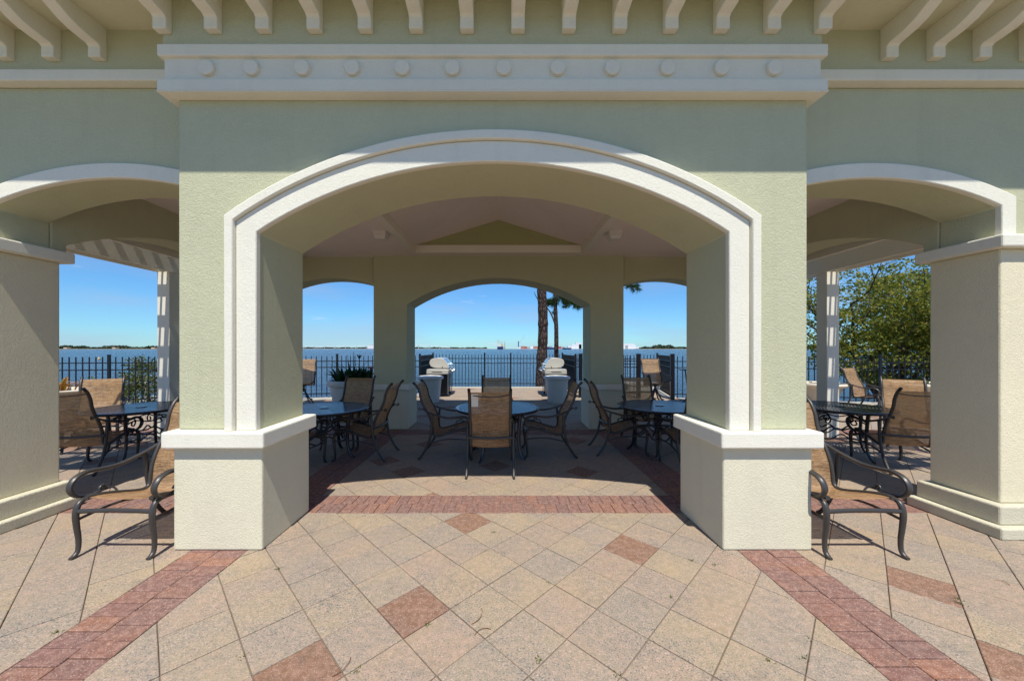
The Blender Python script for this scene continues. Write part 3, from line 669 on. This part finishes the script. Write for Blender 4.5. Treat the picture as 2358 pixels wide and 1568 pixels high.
def strap_leaves(t, n, L, z0, spread, mat, width=.035, name='foliage'):
    mb = MB()
    for k in range(n):
        a = random.random()*6.28; r0 = random.uniform(0, spread); base = Vector((r0*math.cos(a), r0*math.sin(a), z0)); l = L*random.uniform(.55, 1.1); a2 = a+random.gauss(0, .5)
        out = Vector((math.cos(a2), math.sin(a2), 0)); sd_ = Vector((-out.y, out.x, 0)); rows = []; lean = random.uniform(.25, .95)
        for j in range(6):
            u = j/5; c = base+out*(l*lean*u*(.5+.5*u))+Vector((0, 0, l*(u*(1.15-lean*.5*u)-.25*lean*u*u*u))); wd = width*random.uniform(.9, 1.1)*math.sin(math.pi*min(.97, .16+.84*u))
            rows.append([c-sd_*wd+Vector((0, 0, wd*.35)), c, c+sd_*wd+Vector((0, 0, wd*.35))])
        mb.grid(rows)
    return raw(mb, name, mat, t)
t = planter(-3.80, 9.35, .62, .80, 'white_plastic', 'large white planter with dark green leafy plants, seen past the left bay')
strap_leaves(t, 150, .42, .74, .46, 'leaf_pot', .042); strap_leaves(t, 14, .95, .75, .25, 'leaf_pot', .012, 'flower_stems')
mb = MB()
for k in range(3):
    p = Vector((.5+.05*k, -.1+.1*k, 1.10+.03*k))
    for j in range(14): mb.v += [tuple(p), tuple(p+Vector((random.gauss(0, .03), random.gauss(0, .03), random.gauss(0, .03)))), tuple(p+Vector((random.gauss(0, .03), random.gauss(0, .03), random.gauss(0, .03))))]; mb.f.append(tuple(range(len(mb.v)-3, len(mb.v))))
raw(mb, 'flower', 'red_petal', t)
mb = MB().tube([(.18, -.05, .8), (.17, -.05, 1.1), (.185, -.05, 1.36)], .008, 6)
for k in range(5):
    a = k*1.3; mb.tube([(.185, -.05, 1.33), (.185+.03*math.cos(a), -.05+.03*math.sin(a), 1.40), (.185+.07*math.cos(a), -.05+.07*math.sin(a), 1.43+.01*k)], [.006, .014, .003], 6)
mb.build('seed_stalk', 'leaf_pot', t)
t = planter(-9.0, 7.2, .62, .78, 'cream_pot', 'cream planter with red and yellow croton behind the left pergola table', 1)
strap_leaves(t, 60, .34, .72, .42, 'leaf_croton', .036)
t = planter(8.95, 10.0, .56, .66, 'cream_pot', 'cream urn planter beside the white post of the right pergola', 1); strap_leaves(t, 26, .12, .60, .3, 'leaf_bush', .02)
t = planter(11.05, 9.35, .66, .72, 'cream_pot', 'wide cream planter with low green growth at the right fence', 1); strap_leaves(t, 70, .12, .66, .45, 'leaf_bush', .02)

# ------------------------------------------------------------------ gas grills: the front faces +X before turning
def grill(x, y, flip, label):
    t = tag(empty('gas_grill', (x, y, 0)), label, 'grill', 'gas grills by the fence'); s = flip
    def pr(name, poly, y0, y1, mat, parent=t, bev=.01, sm=35): return MB().prism([(s*a, b) for a, b in poly], 'y', y0, y1).build(name, mat, parent, smooth=sm, bevel=bev)
    pr('cabinet', [(-.26, .10), (.24, .10), (.26, .78), (-.27, .78)], -.40, .40, 'grill_black')
    pr('firebox', [(-.30, .781), (.26, .781), (.30, .93), (-.30, .93)], -.42, .42, 'grill_black')
    sh = pr('side_shelf', [(-.36, .78), (.34, .78), (.36, .92), (-.345, .935)], -.82, -.425, 'grill_white'); pr('shelf_slot', [(-.19, .838), (.16, .838), (.13, .858), (-.16, .858)], -.826, -.815, 'cap_black', sh, 0)
    pr('side_shelf', [(-.36, .78), (.34, .78), (.36, .92), (-.345, .935)], .425, .80, 'grill_white')
    lid = catmull([(-.31, 0, 1.02), (-.345, 0, 1.12), (-.315, 0, 1.22), (-.22, 0, 1.275), (-.05, 0, 1.29), (.10, 0, 1.275), (.20, 0, 1.20), (.27, 0, 1.06), (.325, 0, .965)], 4)
    lp = [(p.x, p.z) for p in lid]+[(.30, .945), (-.10, .945), (-.22, .97)]
    pr('lid', [(a*.985, b-.006) for a, b in lp], -.36, .36, 'steel')
    for y0 in (-.40, .36): pr('lid_end', lp, y0, y0+.04, 'grill_white', t, .012)
    h = MB().tube([(s*.35, -.30, 1.07), (s*.35, .30, 1.07)], .016, 10).build('handle', 'steel', t, smooth=50)
    for yy in (-.28, .28): MB().tube([(s*.25, yy, 1.09), (s*.35, yy, 1.07)], .011, 8).build('handle_bracket', 'steel', h, smooth=50)
    pnl = pr('control_panel', [(.305, .79), (.36, .80), (.395, .93), (.33, .945)], -.38, .38, 'steel')
    for k in range(4):
        MB().tube([(s*.37, -.26+.17*k, .865), (s*.415, -.26+.17*k, .855)], .032, 12).build('knob', 'steel', pnl, smooth=40)
    MB().tube([(s*.10, -.405, 1.02), (s*.07, -.41, .93)], .009, 6).build('lid_hinge', 'cap_black', t)
    for a, yy in ((.22, -.36), (-.22, -.36), (.22, .36), (-.22, .36)):
        l = MB().tube([(s*a, yy, .10), (s*a, yy, .07)], .012, 6).build('caster', 'grill_black', t)
        MB().prism([(s*a+.045*math.cos(q_), .045+.045*math.sin(q_)) for q_ in np.linspace(0, 6.283, 17)[:-1]], 'y', yy-.015, yy+.015).build('wheel', 'cap_black', l, smooth=40)
    MB().box(*sorted((s*.265, s*.29)), -.42, -.39, .08, .78).build('frame_post', 'steel', t); MB().box(*sorted((s*.265, s*.29)), .39, .42, .08, .78).build('frame_post', 'steel', t)
grill(-2.02, 12.45, 1, 'white and steel gas grill on the left, behind a white tub'); grill(1.80, 12.45, -1, 'white and steel gas grill on the right, by the pine trunk')

# ------------------------------------------------------------------ fences
pk = {}
def fence(a, b, label, posts=(0, 1), sp=.132, h=1.37, fat=()):
    a, b = Vector((*a, 0)), Vector((*b, 0)); L = (b-a).length; ang = math.atan2(b.y-a.y, b.x-a.x)
    t = tag(empty('railing_fence', a, ang), label, 'fence', 'black picket fences along the water')
    for z in (1.20, 1.005, .17): MB().box(0, L, -.016, .016, z-.014, z+.014).build('rail', 'fence_black', t, bevel=.002)
    if 'p' not in pk:
        pk['p'] = MB().box(-.0105, .0105, -.0105, .0105, .06, h).mesh('picket', 'fence_black')
        pk['post'] = MB().box(-.030, .030, -.030, .030, 0, 1.42).box(-.034, .034, -.034, .034, 1.42, 1.435).mesh('post', 'fence_black')
        pk['fat'] = MB().box(-.06, .06, -.06, .06, 0, 1.42).box(-.066, .066, -.066, .066, 1.42, 1.44).mesh('post', 'fence_black')
    n = max(2, round(L/sp))
    pp = [p*L for p in posts]
    for k in range(1, n):
        x = k*L/n
        if min(abs(x-p) for p in pp+[-9]) > .05: mkobj('picket', pk['p'], t, loc=(x, 0, 0))
    for p in pp: mkobj('post', pk['fat'] if p/L in fat else pk['post'], t, .003, loc=(p, 0, 0))
cp = lambda x, Y: ((x-PX)*Y/F_PX+CAMX)
fence((-2.78, 14.85), (2.55, 14.85), 'black picket fence closing the centre bay, between the two grills', (0, (cp(1116, 14.85)+2.78)/5.33, (cp(1176, 14.85)+2.78)/5.33, 1))
fence((-2.66, 11.95), (-2.78, 14.85), 'short black fence side running to the water behind the left grill', (0,))
fence((2.48, 11.85), (2.55, 14.85), 'short black fence side running to the water behind the right grill', (0,))
fence((-11.0, 10.15), (-5.25, 11.62), 'black picket fence behind the left pergola and the bush', (0, .33, .66), .152)
fence((-5.25, 11.62), (-2.66, 11.95), 'black picket fence behind the white planter of the left bay', (0, .5), .14)
fence((-17, 8.9), (-11.0, 10.15), 'black picket fence at the far left', (0, .5), .152)
fence((2.48, 11.85), (4.45, 11.60), 'black picket fence ending at a thick post, seen past the right bay', (.08, 1), .13, fat=(.08, 1))
fence((2.60, 14.02), (6.10, 14.02), 'black picket fence of the landing behind the right high chair', (.5, 1), .13)
fence((5.45, 11.40), (6.10, 14.02), 'black fence side running to the water beside the bar table', (0,), .13, fat=(0,))
fence((5.45, 11.40), (11.0, 10.42), 'black picket fence behind the pale chair and the leafy tree', (.33, .66, 1), .152)
fence((11.0, 10.42), (17, 9.4), 'black picket fence at the far right behind the wide planter', (.5, 1), .152)
t = tag(empty('dock_box', (5.1, 13.3, 0)), 'white fibreglass dock box on the landing behind the right fence', 'dock box')
MB().prism([(-.75, .06), (.62, .06), (.70, .26), (-.80, .26)], 'y', -.28, .28).build('body', 'white_plastic', t, bevel=.02)
MB().prism([(-.83, .262), (.73, .262), (.60, .38), (-.72, .38)], 'y', -.31, .31).build('lid', 'white_plastic', t, bevel=.02)
for x in (-.6, .5): MB().box(x-.06, x+.06, -.25, .25, 0, .06).build('foot', 'far_rust', t)
# boardwalk on the left
t = tag(empty('boardwalk', (-14.9, 16.5, -1.25)), 'pale boardwalk with handrails over the water on the left', 'boardwalk')
for k in range(4):
    for s in (-.7, .7): MB().box(s-.06, s+.06, -6+4*k-.06, -6+4*k+.06, -.3, 1.62).build('post', 'white_paint', t)
for s in (-.77, .77):
    for z in (1.18, 1.42, 1.60): MB().box(s-.02, s+.02, -6.2, 6.2, z-.035, z+.035).build('handrail', 'white_paint', t)
pl = MB().box(-.8, .8, -.065, .065, 0, .04).mesh('plank', 'far_grey')
for k in range(83): mkobj('plank', pl, t, loc=(0, -6+k*.145, .70))

# ------------------------------------------------------------------ trees
def limb(mb, p, d, L, r, depth, tips, spread=.6, up=.15, segs=4, kids=3):
    pts = [p.copy()]; rr = [r]
    for i in range(segs):
        d = (d+Vector((random.gauss(0, .16), random.gauss(0, .16), random.gauss(0, .10)+up*.25))).normalized(); p = p+d*(L/segs); pts.append(p.copy()); rr.append(r*(1-.5*(i+1)/segs))
    mb.tube(pts, rr, 6 if depth > 1 else 4, caps=False)
    if depth == 0 or depth == 1: tips += [q_.copy() for q_ in pts[1:]]
    if depth == 0: return
    for k in range(kids):
        q_ = pts[random.randint(max(1, segs//2), segs)] if k else pts[-1]
        a = Vector((random.gauss(0, 1), random.gauss(0, 1), random.gauss(0, .6))).normalized()
        limb(mb, q_, (d+a*spread).normalized(), L*random.uniform(.58, .82), r*.48, depth-1, tips, spread, up, segs, kids)
def leafy(name, base, label, cat, H, lean, nleaf, size, mat, first, spread=.75, group=None):
    t = tag(empty(name, base), label, cat, group); mb = MB(); tips = []
    for (d_, L, r) in first: limb(mb, Vector((0, 0, .02)), Vector(d_).normalized(), L, r, 3, tips, spread, .12)
    mb.build('trunk', 'bark_dark', t, smooth=60)
    pts = []
    s_ = .24*H/4; cl = []
    for k in range(max(60, nleaf//26)): cl.append(random.choice(tips)+Vector((random.gauss(0, s_*1.3), random.gauss(0, s_*1.2), random.gauss(0, s_*.7))))
    if H > 4:
        for k in range(len(cl)//3):
            u = Vector((random.gauss(0, 1), random.gauss(0, 1), random.gauss(0, 1))).normalized()*random.uniform(.55, 1)**.5; cl.append(Vector((.9+u.x*3.4, u.y*1.7, 2.3+u.z*1.1)))
    for k in range(nleaf):
        q_ = random.choice(cl); pts.append(q_+Vector((random.gauss(0, .17), random.gauss(0, .17), random.gauss(0, .055))))
    raw(leaves(pts, size, .6, .5), 'crown', mat, t); return t
random.seed(21)
leafy('spreading_tree', (13.3, 12.2, -.95), 'leafy yellow green tree behind the right fence, trunk leaning', 'tree', 5.5, 0, 43000, .12, 'leaf_oak',
      [((.5, .1, 1), 2.7, .16), ((-.25, .2, 1), 2.6, .13), ((.95, -.1, .75), 2.8, .14), ((.1, .3, 1.2), 3.2, .15), ((-.7, .1, .75), 2.3, .09), ((1.2, .2, .45), 2.5, .11), ((-.1, -.2, .9), 2.4, .08)], .78)
random.seed(5)
leafy('shrub', (-11.35, 11.9, -.95), 'green leafy shrub growing behind the left fence', 'shrub', 2.0, 0, 7000, .10, 'leaf_bush',
      [((-.5, 0, .9), .9, .04), ((.3, 0, 1), 1.05, .04), ((.1, .4, 1), 1.0, .04), ((.9, .1, .8), 1.0, .04), ((.0, -.2, 1.2), 1.1, .03), ((.5, -.2, 1.1), 1.0, .03)], .8)
def pine(base, label, path, radii, branches, knots=0, group='pines at the water edge'):
    t = tag(empty('pine_tree', base), label, 'tree', group); b = Vector(base); mb = MB()
    P = catmull([Vector(p)-b for p in path], 14); n = 14; m = len(P); rr = [float(np.interp(i/(m-1), np.linspace(0, 1, len(radii)), radii)) for i in range(m)]
    if knots: rr = [r*(1+knots*max(0, math.sin(i*.55)*math.sin(i*.21+1))*.9+random.uniform(-.03, .03)) for i, r in enumerate(rr)]
    mb.tube(P, rr, n); mb.build('trunk', 'bark_pine', t, smooth=70)
    fol = MB(); wood = MB()
    for pts, r, tuft, cnt in branches:
        Q = catmull([Vector(p)-b for p in pts], 6); wood.tube(Q, [r, r*.35], 6)
        for k in range(int(cnt*2.4)):
            u = random.random()**.6; c = Q[min(len(Q)-1, int(u*len(Q)))]+Vector((random.gauss(0, tuft*.55), random.gauss(0, tuft*.55), random.gauss(0, tuft*.34)))
            ax = Vector((random.gauss(0, 1), random.gauss(0, 1), random.gauss(.1, .7))).normalized()
            for j in range(30):
                dv = (ax*.5+Vector((random.gauss(0, 1), random.gauss(0, 1), random.gauss(0, 1))).normalized()).normalized()*random.uniform(.17, .30); sd_ = dv.cross(Vector((.3, .8, .5))).normalized()*.010
                i0 = len(fol.v); fol.v += [tuple(c-sd_), tuple(c+sd_), tuple(c+dv)]; fol.f.append((i0, i0+1, i0+2))
    if wood.v: wood.build('branches', 'bark_dark', t, smooth=60)
    raw(fol, 'crown', 'needle', t); return t
random.seed(3)
Yp = 17.6; c0 = lambda x, y: tuple(px(x, y, Yp))
crownb = [((c0(1249, 520)), (tuple(px(1249+sx, 470+sy, Yp+dy))), r_, cnt) for sx, sy, dy, r_, cnt in ((-120, -30, 1, .06, 26), (130, -10, -1, .06, 26), (60, -70, 2, .05, 22), (-40, -90, -2, .05, 22), (0, -120, 0, .05, 26))]
pine(tuple(px(1244, 905, Yp))[:2]+(-.95,), 'thick pine trunk with dark cracked bark behind the fence', [tuple(px(1244, 905, Yp))[:2]+(-.95,), c0(1246, 850), c0(1250, 780), c0(1250, 720), c0(1247, 655), c0(1249, 560), c0(1250, 430)],
     [.27, .245, .235, .225, .215, .19, .12], [([a_, ((a_[0]+b_[0])/2, (a_[1]+b_[1])/2, (a_[2]+b_[2])/2+.2), b_], r_, .5, cnt) for a_, b_, r_, cnt in crownb]
     + [([c0(1249, 560), tuple(px(1330, 560, 18)), tuple(px(1415, 615, 18.5)), tuple(px(1440, 648, 18.6)), tuple(px(1468, 662, 18.6))], .05, .26, 20), ([c0(1240, 692), c0(1233, 680), c0(1230, 672)], .03, .02, 0)], knots=.16)
Yt = 21.0; c1 = lambda x, y, dy=0: tuple(px(x, y, Yt+dy))
pine(tuple(px(1281, 905, Yt))[:2]+(-.95,), 'thin forked pine with needle tufts right of the thick trunk', [tuple(px(1281, 905, Yt))[:2]+(-.95,), c1(1281, 830), c1(1281, 760), c1(1279, 700), c1(1285, 640), c1(1290, 560)],
     [.15, .13, .12, .11, .09, .06], [([c1(1280, 752), c1(1270, 725), c1(1262, 712), c1(1258, 706)], .055, .1, 0), ([c1(1283, 676), c1(1300, 683), c1(1318, 696), c1(1332, 706)], .035, .26, 22), ([c1(1282, 692), c1(1272, 694), c1(1264, 698)], .03, .28, 16),
      ([c1(1281, 715), c1(1277, 718), c1(1274, 722)], .02, .09, 2), ([c1(1285, 680), c1(1296, 692), c1(1306, 704)], .03, .28, 16), ([c1(1288, 600), c1(1320, 590), c1(1350, 600)], .03, .4, 20), ([c1(1288, 580), c1(1250, 575), c1(1225, 590)], .03, .4, 20)], knots=.05)

# ------------------------------------------------------------------ the far shore
def shore_wood(name, x0, x1, Y, hpx, label, seedv, mat='far_green'):
    random.seed(seedv); mb = MB(); X0, X1 = cp(x0, Y), cp(x1, Y); m = F_PX/Y; n = int((X1-X0)/.28)
    for k in range(n):
        X = random.uniform(X0, X1); hh = (hpx/m)*(.62+.25*math.sin(X*.035)+.13*math.sin(X*.11+2))*random.uniform(.02, 1.0)**.8; r = random.uniform(1.6, 3.6)*Y/1500; yy = Y+random.uniform(0, 40)
        c = Vector((X, yy, -1+hh)); 
        for j in range(2):
            q_ = Quaternion((random.gauss(0, 1), random.gauss(0, 1), random.gauss(0, 1), random.gauss(0, 1))).normalized(); i0 = len(mb.v)
            mb.v += [tuple(c+q_ @ Vector(v_)*r) for v_ in ((1, .7, 0), (-.8, 1, .2), (-1, -.8, 0), (.9, -1, -.2))]; mb.f.append((i0, i0+1, i0+2, i0+3))
    tag(raw(mb, name, mat), label, 'wood', kind='stuff')
leafmat('far_leaf', [(0, (.025, .05, .025)), (.6, (.055, .09, .04)), (1, (.10, .12, .06))], .2)
shore_wood('far_wood', -250, 395, 1450, 9.5, 'wooded far shore across the water on the left', 1, 'far_leaf'); shore_wood('far_wood', 1478, 2600, 1700, 11, 'wooded far shore across the water on the right', 2, 'far_leaf')
shore_wood('far_wood', 690, 1120, 3600, 3.2, 'thin distant tree line below the bridge', 4, 'far_leaf')
def strip(x0, x1, Y, h, mat, depth=60): return tag(MB().box(cp(x0, Y), cp(x1, Y), Y-5, Y+depth, -1.6, h).build('shore', mat), kind='structure')
strip(-260, 400, 1440, .3, 'far_sand'); strip(1030, 1475, 1820, .7, 'far_grey', 200); strip(1470, 2600, 1690, .5, 'far_sand'); strip(690, 1125, 3560, 2.0, 'far_sand')
def fbox(t, name, x0, x1, y0, y1, Y, mat, dep=14, ox=(0, 0, 0)):
    a = px(x0, y1, Y); b = px(x1, y0, Y); return MB().box(a.x-ox[0], b.x-ox[0], Y-ox[1], Y+dep-ox[1], a.z-ox[2], b.z-ox[2]).build(name, mat, t)
# bridge
o_ = px(900, 803, 3500); t = tag(empty('bridge', (o_.x, 3500, -1)), 'long pale road bridge far across the water', 'bridge')
xs = list(range(700, 1046, 12)); dk = [(x, 797.2-(4.2*math.exp(-((x-925)/75)**2))+max(0, (x-1000))*.09) for x in xs]
top = [(px(x, y, 3500).x-o_.x, px(x, y, 3500).z+1) for x, y in dk]; MB().prism(top+[(a, b-4.5) for a, b in top[::-1]], 'y', -6, 6).build('deck', 'far_white', t)
for x, y in dk[::2]:
    a = px(x, y, 3500); MB().box(a.x-o_.x-2, a.x-o_.x+2, -4, 4, -1, a.z-3.4).build('pier', 'far_concrete', t)
def far_thing(name, label, cat, x, Y, parts, group=None):
    o_ = px(x, 803, Y); t = tag(empty(name, (o_.x, Y, -.6)), label, cat, group)
    for nm, x0, x1, y0, y1, mat in parts: fbox(t, nm, x0, x1, y0, y1, Y, mat, ox=(o_.x, Y, -.6))
    return t, o_
far_thing('hotel_block', 'white building at the foot of the bridge, left of the centre arch', 'building', 855, 3300, [('wall', 846, 870, 795.5, 802.6, 'far_white'), ('roof', 850, 870, 793.5, 795.4, 'far_concrete')])
t, o_ = far_thing('cargo_ship', 'docked ship with pale yellow deck cranes far across the bay', 'ship', 1151, 1800, [('hull', 1145, 1159, 798, 803.4, 'far_navy'), ('cabin', 1146.5, 1153, 791, 797.9, 'far_white'), ('cabin', 1153.5, 1158, 793.5, 797.9, 'far_yellow')])
for (x0, y0, x1, y1) in ((1148, 795, 1144, 783), (1150, 794, 1147, 781), (1152, 794, 1150, 784), (1156, 795, 1157, 784), (1155, 795, 1153.5, 786), (1158, 796, 1156, 789)):
    a = px(x0, y0, 1800)-Vector((o_.x, 1800, -.6)); b = px(x1, y1, 1800)-Vector((o_.x, 1800, -.6)); MB().tube([a, b], .75, 5).build('deck_crane', 'far_yellow', t)
t, o_ = far_thing('dock_crane', 'dark grey dock crane beside the docked ship', 'crane', 1162, 1815, [('base', 1160, 1164, 799, 803, 'far_grey'), ('tower', 1161.3, 1162.9, 790, 798.9, 'far_grey')])
a = px(1162.2, 791, 1815)-Vector((o_.x, 1815, -.6)); b = px(1163, 783, 1815)-Vector((o_.x, 1815, -.6)); MB().tube([a, b], .6, 5).build('jib', 'far_grey', t)
t, o_ = far_thing('dock_crane', 'blue harbour crane with a long pale pink jib', 'crane', 1194, 1815, [('base', 1190, 1199, 799.5, 803, 'far_white'), ('tower', 1193, 1195.2, 785.5, 799.4, 'far_blue'), ('cab', 1192.6, 1195.8, 783.8, 785.4, 'far_white')])
a = px(1195.5, 790, 1815)-Vector((o_.x, 1815, -.6)); b = px(1210, 771, 1815)-Vector((o_.x, 1815, -.6)); MB().tube([a, b], .55, 5).build('jib', 'far_pink', t)
for i, (x0, x1, y0, mat, nm) in enumerate(((1199.5, 1208, 797, 'far_rust', 'rust'), (1208.3, 1213.5, 797.6, 'far_red', 'bright red'), (1214, 1220.5, 799, 'far_grey', 'grey'), (1221, 1228, 796.8, 'far_white', 'white'), (1228.4, 1238, 797.2, 'far_rust', 'rusty pink'), (1284, 1292, 797.5, 'far_red', 'red'), (1292.5, 1301, 798.4, 'far_grey', 'dark grey'))):
    far_thing('container_stack', '%s stack of shipping containers on the far quay, %s' % (nm, ('left of the bright red one', 'just left of the grey stack', 'between the red and the white stacks', 'left of the thick pine trunk', 'touching the thick pine trunk', 'right of the thin pine trunk', 'near the blue and white shed')[i]), 'containers', (x0+x1)/2, 1825,
              [('container', x0, x1, y0+(803-y0)*j/3+.08, y0+(803-y0)*(j+1)/3, mat) for j in range(3)], 'containers on the quay')
far_thing('cargo_ship', 'low dark blue ship between the two pine trunks', 'ship', 1268, 1800, [('hull', 1259, 1279, 800.2, 803.4, 'far_navy'), ('bow', 1259, 1264, 798.6, 800.1, 'far_navy'), ('cabin', 1265, 1272, 797, 800.1, 'far_grey')])
far_thing('cargo_ship', 'low blue and white ship right of the thin pine', 'ship', 1305, 1800, [('hull', 1296, 1316, 801, 803.4, 'far_navy'), ('cabin', 1307, 1316, 796, 800.9, 'far_white')])
far_thing('port_shed', 'white shed with a bright blue door on the far quay', 'shed', 1330, 1830, [('wall', 1316, 1326, 793, 803, 'far_white'), ('wall', 1326.2, 1340, 790.4, 803, 'far_white'), ('roof', 1326, 1340.4, 788.6, 790.3, 'far_white'), ('door', 1333, 1339, 793, 803.2, 'far_pale_blue')])
t, o_ = far_thing('yacht_hangar', 'big white hangar with sloping sides on the far shore', 'hangar', 1445, 1830, [('annex', 1466, 1474, 799, 803, 'far_white')])
P = [px(x, y, 1830)-Vector((o_.x, 1830, -.6)) for x, y in ((1420, 803), (1422, 791.4), (1461, 791.4), (1468, 803))]
MB().prism([(p.x, p.z) for p in P], 'y', 0, 30).build('hall', 'far_white', t); fbox(t, 'doorway', 1440, 1446, 795, 802.5, 1829, 'far_grey', .9, (o_.x, 1830, -.6))
t = tag(empty('buoy', tuple(px(228, 826, 97))), 'small yellow buoy on the water at the left', 'buoy')
MB().lathe([(.28, -.2), (.3, .1), (.14, .2), (.07, .5), (.06, .62)], 12).build('float', 'far_yellow', t)
for k, (x, Y) in enumerate(((150, 1438), (262, 1438), (352, 1438))):
    far_thing('shore_house', ('pale house on the far left shore, nearest the left column', 'cream house in the middle of the far left shore', 'tan house on the far left shore beside the pergola post')[k], 'house', x, Y, [('wall', x-4, x+4, 800.6, 802.9, 'far_sand'), ('roof', x-4.5, x+4.5, 799.7, 800.5, 'far_rust')], 'houses on the far left shore')
